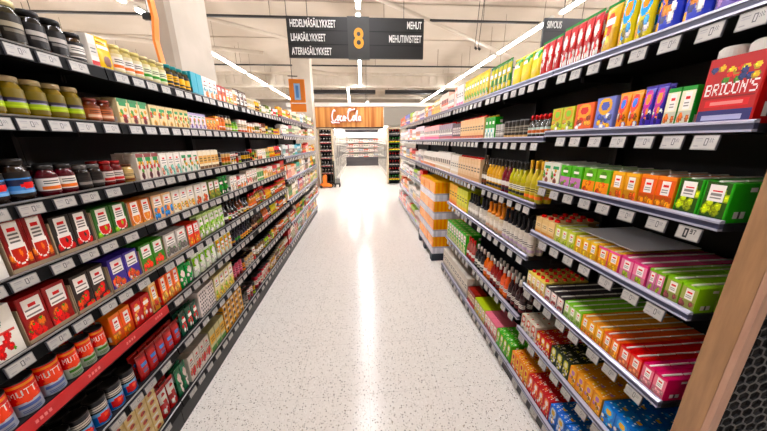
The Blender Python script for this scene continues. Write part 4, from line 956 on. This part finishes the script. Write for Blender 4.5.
# ---- right shelves -----------------------------------------------
RB1 = [
(0, .62, .74, 'bag', .06, .20, 'toon', 'b06a90', '5a4a9a', 'd890a8', 'pink and violet candy bag', 'candy_bag', dict(rows=2)),
(0, .745, .80, 'bag', .055, .20, 'bagfruit', '6a5aa0', '8a6a9a', 'd88aa0', 'violet candy bag', 'candy_bag', dict(rows=2)),
(0, .805, .965, 'bag', .08, .20, 'toon', '2c3aa8', 'e08a20', 'f0b060', 'blue and orange candy bag', 'candy_bag', dict(rows=2)),
(0, .97, 1.10, 'bag', .065, .19, 'toon', 'd0c038', '2a9ad0', 'e89a30', 'yellow and sky blue bag', 'candy_bag', dict(rows=2)),
(0, 1.105, 1.175, 'bag', .07, .18, 'bagfruit', 'c8a01c', YEL, 'e05a20', 'yellow bag with green top', 'candy_bag', dict(rows=2, cap='1c7a3a')),
(0, 1.18, 1.40, 'bag', .044, .18, 'bagfruit', 'a81c24', 'c42a2a', 'e4d8cc', 'red bag with green top', 'candy_bag', dict(rows=2, cap='1c7a3a')),
(1, .64, .765, 'box', .125, .172, 'bricon', 'a81418', '2a2a5c', 'e8e2de', 'large red fruit drink pack with white caps', 'drink_pack', dict(d=.08, rows=1, top='b01a1e')),
(1, .775, .853, 'box', .039, .115, 'juice', '2f8a3a', 'e4e0c8', ORG, 'white-green juice carton with oranges', 'juice_carton', dict(rows=2)),
(1, .86, .935, 'bag', .037, .135, 'toon', '3a2a90', 'b0307a', ORG, 'dark blue and pink pouch', 'drink_pouch', dict(rows=2)),
(1, .94, 1.03, 'bag', .045, .13, 'toon', 'e0901c', 'd84a2a', '2a5ab0', 'orange pouch with blue dots', 'drink_pouch', dict(rows=2)),
(1, 1.035, 1.125, 'box', .088, .125, 'toon', '7078b8', 'e0a818', '3a4a9a', 'lilac-blue and yellow carton', 'juice_carton', dict(rows=2)),
(1, 1.13, 1.235, 'box', .09, .115, 'toon', 'd86430', 'e8a030', 'c83a2a', 'orange-red carton', 'juice_carton', dict(rows=2)),
(1, 1.24, 1.39, 'box', .075, .112, 'toon', 'b8bc48', 'c8902a', '8abf3c', 'yellow-green carton', 'juice_carton', dict(rows=2)),
(2, .625, .755, 'brick', .064, .108, 'grape', '3f9a2a', '2a4a1a', 'b8c834', 'green grape juice carton', 'juice_carton', dict(rows=3, d=.075, top='3f8f2c')),
(2, .76, .872, 'brick', .055, .106, 'juice', 'e88a20', 'd8661a', 'f0a030', 'orange juice carton', 'juice_carton', dict(rows=3, d=.07, top='c8741c')),
(2, .876, .984, 'brick', .052, .104, 'juice', 'e8b020', 'd89a24', 'e06a1a', 'amber mixed fruit carton', 'juice_carton', dict(rows=3, d=.07, top='c89a1c')),
(2, .988, 1.125, 'brick', .067, .104, 'duo', '6aa832', 'e8922a', 'e05a2a', 'orange carton with green top half', 'juice_carton', dict(rows=3, d=.07)),
(2, 1.13, 1.265, 'brick', .066, .104, 'duo', '5aa82a', 'b87aa8', '8aaa3a', 'violet carton with green top half', 'juice_carton', dict(rows=3, d=.07)),
(2, 1.27, 1.395, 'brick', .06, .108, 'veg', 'e0dccc', '9a5a4a', 'd8d8c8', 'white carton with small fruit', 'juice_carton', dict(rows=3, d=.07)),
(3, .625, .712, 'brick', .0435, .082, 'juice', '8ab824', '9aa060', '8a4a4a', 'light green and brown juice carton', 'juice_carton', dict(rows=5, d=.07, top='7aa42a')),
(3, .716, .768, 'brick', .026, .082, 'juice', '7aa82c', 'd07a9a', '98b048', 'slim green and pink carton', 'juice_carton', dict(rows=5, d=.07, top='7aa42a')),
(3, .772, .872, 'brick', .049, .082, 'juice', 'd84a80', 'e08aa0', '9ab040', 'pink and green juice carton', 'juice_carton', dict(rows=5, d=.07, top='b84a6a')),
(3, .876, .975, 'brick', .049, .082, 'juice', 'e05a90', 'e8a040', YEL, 'pink and yellow juice carton', 'juice_carton', dict(rows=5, d=.07, top='c89a2a')),
(3, .979, 1.10, 'brick', .04, .082, 'juice', 'e8c018', 'e4b030', 'f0d060', 'yellow juice carton', 'juice_carton', dict(rows=2, d=.07, top='d8b424')),
(3, 1.104, 1.235, 'brick', .043, .088, 'juice', 'c0c860', 'd0d080', 'a8b840', 'pale lime juice carton', 'juice_carton', dict(rows=2, d=.07)),
(3, 1.24, 1.395, 'capbox', .05, .092, 'bands', 'd8b888', 'e0c498', 'c88a50', 'tan carton with red cap', 'juice_carton', dict(rows=4, d=.06, cap='c8241c')),
(4, .625, .705, 'brick', .04, .085, 'juice', 'c82a5c', 'd87a88', 'e0a0a0', 'raspberry pink juice carton', 'small_juice_carton', dict(rows=5, d=.075, top='b82456')),
(4, .708, .792, 'brick', .042, .085, 'juice', 'd8381c', 'dc7058', 'e89a70', 'tomato red juice carton', 'small_juice_carton', dict(rows=5, d=.075, top='b8301c')),
(4, .795, .865, 'brick', .035, .085, 'juice', 'e0641c', 'e08c50', 'f0b040', 'red-orange juice carton', 'small_juice_carton', dict(rows=5, d=.075, top='c85a1c')),
(4, .868, .98, 'brick', .037, .085, 'juice', 'e8a01c', 'e8b050', 'e8802a', 'golden orange juice carton', 'small_juice_carton', dict(rows=5, d=.075, top='c8861c')),
(4, .984, 1.09, 'brick', .036, .085, 'juice', '8ac428', 'b8c890', '7aa02a', 'lime green juice carton', 'small_juice_carton', dict(rows=5, d=.075, top='78b024')),
(4, 1.094, 1.235, 'brick', .047, .085, 'juice', '2a1c1c', 'd8c8c0', 'a03a3a', 'black and white juice carton', 'small_juice_carton', dict(rows=5, d=.075, top='241c1e')),
(4, 1.24, 1.395, 'capbox', .039, .09, 'juice', 'd8c070', 'e0d0a0', 'c87a3a', 'cream carton with red cap', 'small_juice_carton', dict(rows=5, d=.05, cap='c8241c')),
(5, .625, .80, 'box', .058, .10, 'toon', '1f78c8', '3aa0e0', 'e0b020', 'bright blue juice box', 'juice_box', dict(rows=4, d=.08, top='1c6cb8')),
(5, .804, .985, 'box', .045, .10, 'toon', 'e0981c', 'e8b83a', 'b07ab0', 'yellow-orange juice box', 'juice_box', dict(rows=4, d=.08, top='e09c14')),
(5, .99, 1.12, 'box', .043, .10, 'toon', '2a3a20', 'c8c040', 'e0dcc0', 'black and lime juice box', 'juice_box', dict(rows=4, d=.07, top='1c2418')),
(5, 1.125, 1.245, 'box', .04, .09, 'toon', 'c8241c', 'e0b040', WHT, 'red and yellow juice box', 'juice_box', dict(rows=4, d=.07, top='b8201c')),
(5, 1.25, 1.395, 'box', .048, .10, 'toon', 'd8ccb8', 'c85a4a', WHT, 'cream and red juice box', 'juice_box', dict(rows=4, d=.07, top='d8ccb8')),
(6, .75, 1.02, 'box', .05, .12, 'toon', '1f5fb0', 'a8b8c8', 'c8a030', 'blue small juice box', 'juice_box', dict(rows=4, d=.07, top='2068c0')),
(6, 1.025, 1.21, 'box', .046, .12, 'toon', 'c82a1c', 'e08a5a', WHT, 'red small juice box', 'juice_box', dict(rows=4, d=.07, top='b8201c')),
(6, 1.215, 1.395, 'box', .045, .12, 'toon', 'e08a1c', 'e8c04a', RED, 'orange small juice box', 'juice_box', dict(rows=4, d=.07, top='e08e14')),
]
for b in RB1:
    i = b[0]
    block(1, i, 7, R1Z[i], r1sh[i][1], *b[1:3], *b[3:12], **b[12])
# white screw caps standing on the red drink packs
for k, y in enumerate((.672, .735)):
    m = MB(); m.bar((0, 0, 0), (0, 0, .020), .029, 24).bar((0, 0, .020), (0, 0, .027), .029, 24, .023)
    o = m.build('screw_cap', mat('white_plastic', 'e6e0da', .4) if k == 0 else bpy.data.materials['white_plastic'], smooth=False)
    o.location = (1.005, y, 1.59+.1735); setp(o, ('nearest', 'second')[k]+' round white cap on top of the large red drink packs', 'cap')
# white card sheet lying over the cartons, fourth right shelf
m = MB().box(-.14, .14, -.135, .135, 0, .003).build('cover_sheet', mat('white_card', 'd6d2d4', .5)); m.location = (1.155, 1.0, 1.045+.098)
m.rotation_euler = (0, .0, .0)
setp(m, 'flat pale grey card sheet lying over the yellow juice cartons', 'card sheet')

RB2 = [
(0, 1.41, 1.56, 'bag', .05, .17, 'bagfruit', 'a81c24', 'c42a2a', 'e4d8cc', 'red bag with green top seal', 'candy_bag', dict(cap='1c7a3a')),
(0, 1.565, 1.86, 'bag', .11, .165, 'lemon', 'd8cc50', YEL, GRN, 'big yellow lemon bag', 'lemon_bag', dict(rows=2)),
(0, 1.87, 2.17, 'bag', .06, .19, 'bagfruit', '2a6a24', 'b8b428', 'e0c020', 'green and yellow tea bag', 'food_bag', {}),
(0, 2.19, 2.70, 'bag', .06, .20, 'bagfruit', 'd8b81c', 'e8d040', '6aa03a', 'yellow and green pouch', 'food_bag', {}),
(0, 2.70, 2.95, 'box', .06, .18, 'bands', WHT, 'e0d4d0', PNK, 'white tall carton', 'food_carton', {}),
(0, 2.97, 3.5, 'box', .08, .18, 'bands', 'e8c8b8', WHT, RED, 'white carton with red foot', 'food_carton', {}),
(0, 3.5, 4.33, 'box', .08, .17, 'panel', 'c8a85a', YEL, RED, 'gold carton', 'food_carton', {}),
(0, 4.36, 5.0, 'box', .09, .17, 'bands', 'd8d0c8', 'b0a8c8', PUR, 'lilac and white carton', 'food_carton', {}),
(0, 5.0, 5.66, 'box', .09, .18, 'bands', 'e0d8d0', WHT, ORG, 'white carton with orange foot', 'food_carton', {}),
(0, 5.70, 6.4, 'box', .1, .2, 'bands', '5a6ab0', WHT, PUR, 'blue and white carton', 'food_carton', {}),
(0, 6.4, 7.0, 'box', .1, .2, 'bands', 'c85a40', WHT, RED, 'rust red carton', 'food_carton', {}),
(1, 1.41, 1.60, 'bottle', .038, .125, 'bands', 'b8c8c0', ORG, BLK, 'clear bottle with red cap', 'syrup_bottle', dict(cap='c8241c', fill='3a3630', rows=2)),
(1, 1.605, 1.88, 'can', .045, .11, 'bands', '2a2622', '8a8478', 'c8a878', 'dark slim can', 'drink_can', dict(rows=2)),
(1, 1.885, 2.0, 'can', .045, .10, 'bands', 'c8c4bc', 'e0dcd4', GRY, 'silver-white can', 'drink_can', {}),
(1, 2.005, 2.165, 'capbox', .053, .155, 'duo', '3a9a34', 'd8e0d8', '6ab0b8', 'green-topped white carton', 'drink_carton', dict(cap='d8a820')),
(1, 2.19, 2.72, 'capbox', .06, .17, 'bands', 'd8b088', 'd8b890', 'a84a34', 'peach carton', 'drink_carton', dict(cap=RED, top='c83a2c')),
(1, 2.72, 2.95, 'capbox', .055, .155, 'bands', '4a3a44', 'c8b8b8', 'b84a54', 'dark plum carton', 'drink_carton', dict(cap=RED)),
(1, 2.97, 3.5, 'capbox', .08, .17, 'bands', '9a8a98', WHT, 'b04a54', 'white and mauve carton', 'drink_carton', dict(cap=RED, top='c83a2c')),
(1, 3.5, 4.33, 'capbox', .085, .18, 'bands', 'e0a8a8', WHT, PNK, 'pink and white carton', 'drink_carton', dict(cap=RED, top='c83a2c')),
(1, 4.36, 5.66, 'box', .09, .2, 'bands', 'dcc8d0', WHT, PNK, 'pale pink carton', 'drink_carton', {}),
(1, 5.70, 7.0, 'box', .1, .21, 'bands', 'a8b0c8', WHT, ORG, 'grey-blue carton', 'drink_carton', {}),
(2, 1.41, 1.56, 'bottle', .05, .24, 'bands', 'b0a040', 'c8b870', ORG, 'yellow bottle with gold cap', 'syrup_bottle', dict(cap='d8a838', fill='c0b058', rows=2)),
(2, 1.565, 1.74, 'bottle', .044, .22, 'bands', 'b0a040', WHT, BLK, 'pale yellow bottle with dark cap', 'syrup_bottle', dict(cap='2a2622', fill='b8b050', rows=2)),
(2, 1.745, 1.84, 'bottle', .047, .22, 'bands', '6a1424', WHT, BLK, 'burgundy bottle with dark cap', 'syrup_bottle', dict(cap='2a2622', fill='6a1424', rows=2)),
(2, 1.845, 2.08, 'bottle', .047, .22, 'bands', 'c89a20', WHT, BLK, 'golden bottle with dark cap', 'syrup_bottle', dict(cap='2a2622', fill='d0a01c', rows=2)),
(2, 2.085, 2.165, 'bottle', .04, .24, 'bands', '5a4a34', WHT, BRN, 'brown bottle', 'syrup_bottle', dict(cap='5a4a3a', fill='4a3824')),
(2, 2.19, 2.72, 'capbox', .066, .2, 'bands', 'd8b894', 'dcc0a0', 'c89a70', 'tan tall carton', 'drink_carton', dict(cap=RED, top='c83a2c')),
(2, 2.72, 2.95, 'capbox', .06, .2, 'bands', WHT, 'e4dcd0', 'd8c8b0', 'white tall juice carton', 'drink_carton', dict(cap=WHT)),
(2, 2.97, 3.6, 'capbox', .08, .21, 'bands', WHT, 'e0d0c0', 'd0b090', 'plain white tall juice carton', 'drink_carton', dict(cap=WHT)),
(2, 3.6, 4.33, 'box', .08, .2, 'bands', WHT, 'd8c8b8', 'c87a4a', 'white carton with brown foot', 'drink_carton', {}),
(2, 4.36, 5.66, 'box', .09, .2, 'bands', 'd8d0c8', 'a8a0a8', ORG, 'white and grey carton', 'drink_carton', {}),
(2, 5.70, 7.0, 'box', .1, .22, 'bands', '8a98a8', WHT, YEL, 'slate blue carton', 'drink_carton', {}),
(3, 1.41, 1.76, 'bottle', .05, .22, 'bands', 'd0c8bc', 'ded6cc', 'b8a0b8', 'white-labelled bottle with black neck', 'syrup_bottle', dict(cap='17161a', fill='cfc5b8', rows=2)),
(3, 1.765, 2.03, 'bottle', .06, .21, 'bands', 'd0c4b4', 'e0d8cc', 'c8a088', 'white-labelled bottle with orange neck', 'syrup_bottle', dict(cap='d88a1c', fill='cfc0a8', rows=2)),
(3, 2.035, 2.16, 'bottle', .05, .21, 'bands', 'c8c0b4', WHT, GRY, 'white-labelled bottle with dark neck', 'syrup_bottle', dict(cap='17161a', fill='c8c0b4', rows=2)),
(3, 2.19, 2.40, 'bottle', .05, .21, 'bands', 'c8c0b4', WHT, GRY, 'pale bottle with dark neck', 'syrup_bottle', dict(cap='17161a', fill='c8c0b4')),
(3, 2.41, 2.70, 'box', .07, .21, 'bands', 'c8c828', 'd8d440', YEL, 'lime yellow carton', 'drink_carton', dict(top='c8cc30', rows=2)),
(3, 2.70, 2.95, 'box', .08, .22, 'bands', 'e0a81c', 'e8b82a', ORG, 'golden yellow carton', 'drink_carton', dict(top='d8b028', rows=2)),
(3, 4.36, 4.6, 'box', .08, .2, 'bands', 'c8301c', 'd0401c', DRD, 'bright red carton', 'drink_carton', {}),
(3, 4.62, 5.66, 'box', .09, .16, 'bands', 'd8ccc4', 'e0a890', WHT, 'white and salmon carton', 'drink_carton', {}),
(3, 5.70, 7.0, 'box', .1, .16, 'bands', 'd0c8c4', WHT, 'c86a50', 'pale carton with salmon foot', 'drink_carton', {}),
(4, 1.41, 1.60, 'bottle', .05, .22, 'bands', '2a1016', WHT, DRD, 'dark syrup bottle with white cap', 'syrup_bottle', dict(cap='d8d0c8', fill='2a0e12', rows=2)),
(4, 1.605, 1.71, 'bottle', .05, .21, 'bands', 'd8601c', WHT, ORG, 'orange syrup bottle', 'syrup_bottle', dict(cap='e0d8d0', fill='d8601c', rows=2)),
(4, 1.715, 1.86, 'bottle', .048, .21, 'bands', '8a1820', WHT, DRD, 'red syrup bottle', 'syrup_bottle', dict(cap='e0d8d0', fill='8a1820', rows=2)),
(4, 1.865, 1.99, 'bottle', .05, .21, 'bands', 'd8681c', 'e8e0d8', ORG, 'orange syrup bottle with pale label', 'syrup_bottle', dict(cap='e0d8d0', fill='d8701c')),
(4, 1.995, 2.165, 'bottle', .05, .21, 'bands', '1c181a', WHT, GRY, 'black bottle with white label', 'syrup_bottle', dict(cap='d8d0c8', fill='1c181a')),
(4, 2.19, 2.36, 'bottle', .05, .21, 'bands', 'a83a34', WHT, RED, 'red-capped bottle', 'syrup_bottle', dict(cap='c83a2c', fill='a8605a')),
(4, 2.37, 2.95, 'box', .07, .2, 'panel', '4aa82c', 'd0c890', 'c8d8a0', 'green topped cream carton', 'drink_carton', dict(top='52b838', rows=2)),
(4, 4.36, 5.66, 'box', .09, .24, 'bands', 'd0c8c0', 'e08a50', WHT, 'white and orange carton', 'drink_carton', {}),
(4, 5.70, 7.0, 'box', .1, .24, 'bands', 'd8ccc4', 'e0b070', RED, 'cream and amber carton', 'drink_carton', {}),
(5, 1.41, 1.60, 'box', .05, .13, 'toon', '5aa824', 'b8c838', WHT, 'bright green juice box', 'juice_box', dict(rows=3, top='58b028')),
(5, 1.605, 1.80, 'box', .05, .13, 'juice', 'd87a8a', 'e0c8b8', RED, 'pink and white juice box', 'juice_box', dict(rows=3)),
(5, 1.805, 2.00, 'box', .05, .13, 'juice', 'a8b83a', 'd0c8a0', YEL, 'yellow-green juice box', 'juice_box', dict(rows=3)),
(5, 2.005, 2.165, 'box', .05, .14, 'bands', '8a2a24', 'd8c0a0', RED, 'dark red juice box', 'juice_box', dict(rows=2)),
(5, 2.19, 2.95, 'box', .07, .2, 'bands', 'ccc4b8', 'dcd4c8', GRY, 'grey-white carton', 'drink_carton', dict(rows=2)),
(5, 4.36, 5.66, 'box', .09, .24, 'bands', 'd8d0c8', 'c8705a', WHT, 'white and rust carton', 'drink_carton', {}),
(5, 5.70, 7.0, 'box', .1, .24, 'bands', 'd0c8c4', 'a8b8c8', WHT, 'white and pale blue carton', 'drink_carton', {}),
]
for b in RB2:
    i = b[0]
    block(1, i, 6, R2Z[i], r2sh[i][1], *b[1:3], *b[3:12], **b[12])

# white loose boxes at the start of the lowest right shelf near the floor
# orange wrapped packs on a pallet in the floor gap
r = empty('pallet', (1.1, 3.66, 0), 'dark blue pallet carrying the stack of orange packs', 'pallet')
for y in (-.42, 0, .34): MB().box(-.22, .22, y, y+.09, 0, .08).build('runner', M_PALL, r)
MB().box(-.22, .22, -.43, .44, .08, .10).build('deck', M_PALL, r)
def packmesh():
    ops = [R_(0, 0, 1, 1, 'f09a1a'), R_(0, .02, 1, .42, 'd8d4dc'), lines(0, .1, 1, .36, 'efeaf0', 2)]
    sp = dict(id=-1, shape='box', w=.275, d=.42, h=.236, style='none', c=('f09a1a', 'd8d4dc', 'ffffff'), name='juice_multipack', seed=3)
    def A(u, v): return None
    def colf(u, v, s):
        k = (s[0]*9.0 if abs(s[1]) > .9 else s[1]*13)
        if v < .36: return 'd9d5dc' if int(abs(k)*1.0) % 2 else 'eeeaf0'
        if v < .44: return 'b9b5bd'
        return 'ee9416' if int(abs(k)) % 3 else 'f6b23c'
    nz = 12; sec = rect(16, 16)
    V, F, C = loft([(0, .135, .21)]+[(.236*j/nz, .1375, .215) for j in range(nz+1)], sec, colf, cap='f0b030')
    return colmesh('juice_multipack', [(V, F, C, 'film', False)])
PM = packmesh()
for layer in range(4):
    for k in range(3):
        o = bpy.data.objects.new('juice_multipack', PM); link(o)
        o.location = (1.1, 3.665+(k-1)*.283, .1008+layer*.2375); o.rotation_euler.z = math.pi/2
        setp(o, 'orange and white wrapped drink pack, %s layer up, %s from the camera' % (ordn(layer), ordn(k)), 'drink pack', 'orange drink packs stacked on the pallet')

# ------------------------------------------------------------------ back of the aisle
setp(MB().box(-2.3, .80, 10.3, 10.42, 2.05, 2.73).build('wooden_fascia', M_PLANK), 'orange wooden plank fascia over the passage at the aisle end', 'fascia')
setp(MB().box(.83, 2.6, 10.3, 10.42, 2.10, 2.73).build('grey_fascia', mat('grey_fascia_paint', '8a8378', .6)), 'grey panel right of the wooden plank fascia', 'fascia')
setp(MB().box(-2.6, 2.9, 10.26, 10.46, 2.74, 2.86).build('white_header_beam', M_WHITE), 'white beam running above the wooden fascia', 'beam')
setp(MB().box(-2.3, .80, 10.31, 10.41, 2.00, 2.045).build('black_header_rail', M_BLACK), 'thin black rail under the wooden fascia', 'rail')
# script logo: hand-drawn strokes
def stroke_mesh(strokes, r, y, name, m, parent, ox, oz, S):
    mb = MB()
    for st in strokes:
        pts = []
        for i in range(len(st)-1):
            p0 = st[max(0, i-1)]; p1 = st[i]; p2 = st[i+1]; p3 = st[min(len(st)-1, i+2)]
            for k in range(4):
                t = k/4
                pts.append(tuple(.5*((2*b)+(-a+c)*t+(2*a-5*b+4*c-d)*t*t+(-a+3*b-3*c+d)*t**3) for a, b, c, d in zip(p0, p1, p2, p3)))
        pts.append(st[-1])
        for a, b in zip(pts, pts[1:]):
            if math.dist(a, b) > 1e-4: mb.bar((ox+a[0]*S, y, oz+a[1]*S), (ox+b[0]*S, y, oz+b[1]*S), r, 6)
    return mb.build(name, m, parent)
def C_(x): return [(x+.20, .86), (x+.12, 1.0), (x, .82), (x-.10, .45), (x-.02, .08), (x+.14, .06), (x+.26, .24)]
def o_(x): return [(x+.08, .5), (x, .38), (x-.02, .18), (x+.06, .06), (x+.14, .2), (x+.14, .4), (x+.08, .5), (x+.2, .48)]
def c_2(x): return [(x+.14, .42), (x+.06, .48), (x-.02, .28), (x+.02, .08), (x+.12, .06), (x+.2, .18)]
def a_(x): return [(x+.14, .42), (x+.04, .46), (x-.03, .22), (x+.03, .06), (x+.12, .18), (x+.16, .46), (x+.13, .12), (x+.22, .1)]
logo = [[(-.12, .05), (.0, -.12), (.25, -.06), (.6, -.1)], C_(.05), o_(.42), c_2(.68), a_(.95), [(1.18, .3), (1.28, .3)], [(1.35, .75), (1.5, 1.05), (1.8, .98), (2.0, 1.08)], C_(1.45), o_(1.80), [(2.06, .1), (2.1, .6), (2.2, .95), (2.12, .4), (2.1, .1), (2.2, .1)], a_(2.32)]
r = empty('script_logo', (-.56, 10.235, 2.42), 'white script lettering with red outline on the wooden fascia', 'logo')
stroke_mesh(logo, .040, .004, 'red_outline', mat('signal_red', 'e0453a', .4), r, -.46, -.19, .40)
stroke_mesh(logo, .026, -.022, 'white_lettering', mat('glossy_white', 'f8f4f0', .4), r, -.46, -.19, .40)

def cooler(x, y0, y1, side, lab):
    r = empty('display_cooler', (x, (y0+y1)/2, 0), lab, 'cooler')
    L = (y1-y0)/2-.005; s = side
    b = MB(); b.box(*sorted((s*.62, s*.58)), -L, L, 0, 2.2); b.box(*sorted((0, s*.62)), -L, L, 2.08, 2.2); b.box(*sorted((.03*s, s*.62)), -L, L, 0, .14)
    b.box(*sorted((0.02*s, s*.58)), -L, -L+.03, .14, 2.08); b.box(*sorted((0.02*s, s*.58)), L-.03, L, .14, 2.08)
    b.build('cabinet', M_WHITE, r)
    for k in range(5): MB().box(*sorted((s*.1, s*.56)), -L+.03, L-.03, .42+k*.34, .44+k*.34).build('shelf', M_WHITE, r)
    MB().box(*sorted((s*.07, s*.10)), -L+.04, L-.04, 2.02, 2.06).build('lamp_strip', M_FRIDGE, r)
    nd = 2; w = 2*L/nd
    for k in range(nd):
        d = MB(); a = -L+k*w+.005; c = a+w-.01
        d.box(*sorted((0, s*.018)), a, a+.05, .15, 2.07); d.box(*sorted((0, s*.018)), c-.05, c, .15, 2.07)
        d.box(*sorted((0, s*.018)), a+.05, c-.05, .15, .21); d.box(*sorted((0, s*.018)), a+.05, c-.05, 2.0, 2.07)
        dd = d.build('door', M_WHITE, r)
        MB().box(*sorted((s*.005, s*.011)), a+.05, c-.05, .21, 2.0).build('glass_pane', M_CLEAR, dd)
        MB().box(*sorted((-s*.035, 0)), c-.045, c-.02, .9, 1.4).build('handle', M_STEEL, dd)
    return r
for k in range(4):
    y0 = 10.55+k*1.72
    cooler(-1.02, y0, y0+1.7, -1, '%s white glass-door cooler along the left of the end passage' % ordn(k))
    cooler(1.0, y0, y0+1.7, 1, '%s white glass-door cooler along the right of the end passage' % ordn(k))
cols = ['e4dcd4', 'c8a8a0', 'b8c0b0', 'd8c0b8', '9a8a88', 'e8e0d0', 'a8b0b8', 'c86a5a']
# contents of the side coolers and of the far open cooler
def simple_specs():
    L = []
    for k, c in enumerate(cols):
        SID[0] += 1; L.append(dict(id=SID[0], shape='box', w=.14, d=.10, h=.2, style='bands', c=(c, WHT, cols[(k+3) % 8]), name='dairy_carton', seed=k))
    return L
SP = simple_specs()
r = empty('open_cooler', (0, 17.9, 0), 'wide open white cooler with dark base at the very end of the passage', 'cooler')
MB().box(-1.3, 1.3, .55, .6, 0, 2.25).build('back_panel', M_WHITE, r)
MB().box(-1.3, 1.3, -.1, .6, 2.05, 2.25).build('canopy', mat('dark_canopy', '3a3436', .5), r)
g = MB().box(-1.3, 1.3, -.1, .55, 0, .55)
for k in range(3): g.box(-1.3, 1.3, -.12, -.1, .08+k*.17, .16+k*.17)
g.build('base', mat('dark_cooler_base', '4a4648', .5), r)
MB().box(-1.25, 1.25, -.06, .0, 2.0, 2.045).build('lamp_strip', M_FRIDGE, r)
for k in range(4): MB().box(-1.28, 1.28, .0, .55, .85+k*.30, .865+k*.30).build('shelf', M_WHITE, r)
for lv in range(5):
    z = .551 if lv == 0 else .866+(lv-1)*.30
    for j in range(15):
        sp = SP[(j//2+lv*3) % 8]; me = meshes(sp, 2)[0][1]
        o = bpy.data.objects.new('dairy_carton', me); link(o); o.location = (-1.12+j*.16, 17.99, z+.001)
        setp(o, 'small carton in the far open cooler, %s from left, %s level up' % (ordn(j), ordn(lv)), 'carton', 'cartons in the far open cooler')

# bottle displays flanking the passage
def crate_display(x0, x1, lab):
    r = empty('display_rack', ((x0+x1)/2, 10.1, 0), lab, 'rack'); W = (x1-x0)/2
    for sx in (-1, 1): MB().box(sx*W-.02, sx*W+.02, -.2, .16, 0, 2.0).build('side_post', mat('beige_post', 'c8b494', .6), r)
    MB().box(-W, W, .12, .15, 0, 2.0).build('back_panel', M_VOID, r)
    MB().box(-W-.02, W+.02, -.2, .15, 1.96, 2.0).build('top_board', bpy.data.materials['beige_post'], r)
    for k in range(7): MB().box(-W+.02, W-.02, -.18, .12, .10+k*.27, .12+k*.27).build('shelf', M_BLACK, r)
    return r
crate_display(-1.52, -1.06, 'tall rack of dark bottles left of the end passage')
crate_display(.93, 1.40, 'tall rack of black and yellow bottles right of the end passage')
SID[0] += 1; DB = dict(id=SID[0], shape='bottle', w=.10, d=.10, h=.20, style='bands', c=('1a1214', 'd8ccc8', RED), name='drink_bottle', seed=1, cap='c8c0bc', fill='1a1012')
SID[0] += 1; YB = dict(id=SID[0], shape='bottle', w=.10, d=.10, h=.20, style='bands', c=('1a1c10', YEL, GRN), name='drink_bottle', seed=1, cap='2a8a3a', fill='2a2410')
SID[0] += 1; KB = dict(id=SID[0], shape='bottle', w=.10, d=.10, h=.20, style='bands', c=('141214', GRY, BLK), name='drink_bottle', seed=1, cap='c0302a', fill='120e10')
for lv in range(7):
    for j in range(4):
        for (x0, sp, side) in ((-1.52, DB, 'left'), (.93, YB if lv in (0, 4, 5) else KB, 'right')):
            if side == 'left' and lv == 0 : continue
            o = bpy.data.objects.new('drink_bottle', meshes(sp, 2)[0][1]); link(o)
            o.location = (x0+.075+j*.103, 9.98, .1208+lv*.27)
            setp(o, '%s bottle from left on level %s of the %s end rack' % (ordn(j), ordn(lv), side), 'bottle', 'bottles in the %s end rack' % side)
# pallet truck parked by the left rack
r = empty('pallet_truck', (-1.28, 9.42, 0), 'orange hand pallet truck with black wheels by the left end rack', 'pallet truck')
OP = mat('orange_enamel', 'ea7a1c', .35)
MB().prism([(-.2, .05), (.2, .05), (.2, .12), (.02, .16), (.02, .42), (-.04, .46), (-.10, .40), (-.10, .16), (-.2, .14)], -.12, .12).build('body', OP, r, bevel=.008)
MB().box(-.18, -.08, .12, .45, .05, .10).build('fork', OP, r); MB().box(.06, .16, .12, .45, .05, .10).build('fork', OP, r)
MB().bar((.16, -.04, .08), (.16, .04, .08), .08, 16).build('wheel', M_RUB, r); MB().bar((-.16, -.16, .05), (-.16, -.13, .05), .05, 16).build('wheel', M_RUB, r)
MB().bar((.17, -.05, .1), (.24, -.12, 1.1), .015, 8).bar((.17, -.12, 1.1), (.31, -.12, 1.1), .014, 8).build('handle', M_RUB, r)
r = empty('utility_trolley', (-.90, 9.55, 0), 'dark narrow wheeled trolley beside the orange pallet truck', 'trolley')
MB().box(-.12, .10, -.15, .15, .10, .14).box(-.12, -.09, -.15, .15, .14, .9).build('frame', M_BLACK, r)
for (x, y) in ((-.09, -.12), (.07, -.12), (-.09, .12), (.07, .12)): MB().bar((x-.015, y, .05), (x+.015, y, .05), .05, 14).build('wheel', M_RUB, r)
MB().box(-.07, .09, -.13, .13, .142, .30).build('grey_bin', M_STEEL, r)
print('PRODUCTS', COUNT, 'objects', len(bpy.data.objects))
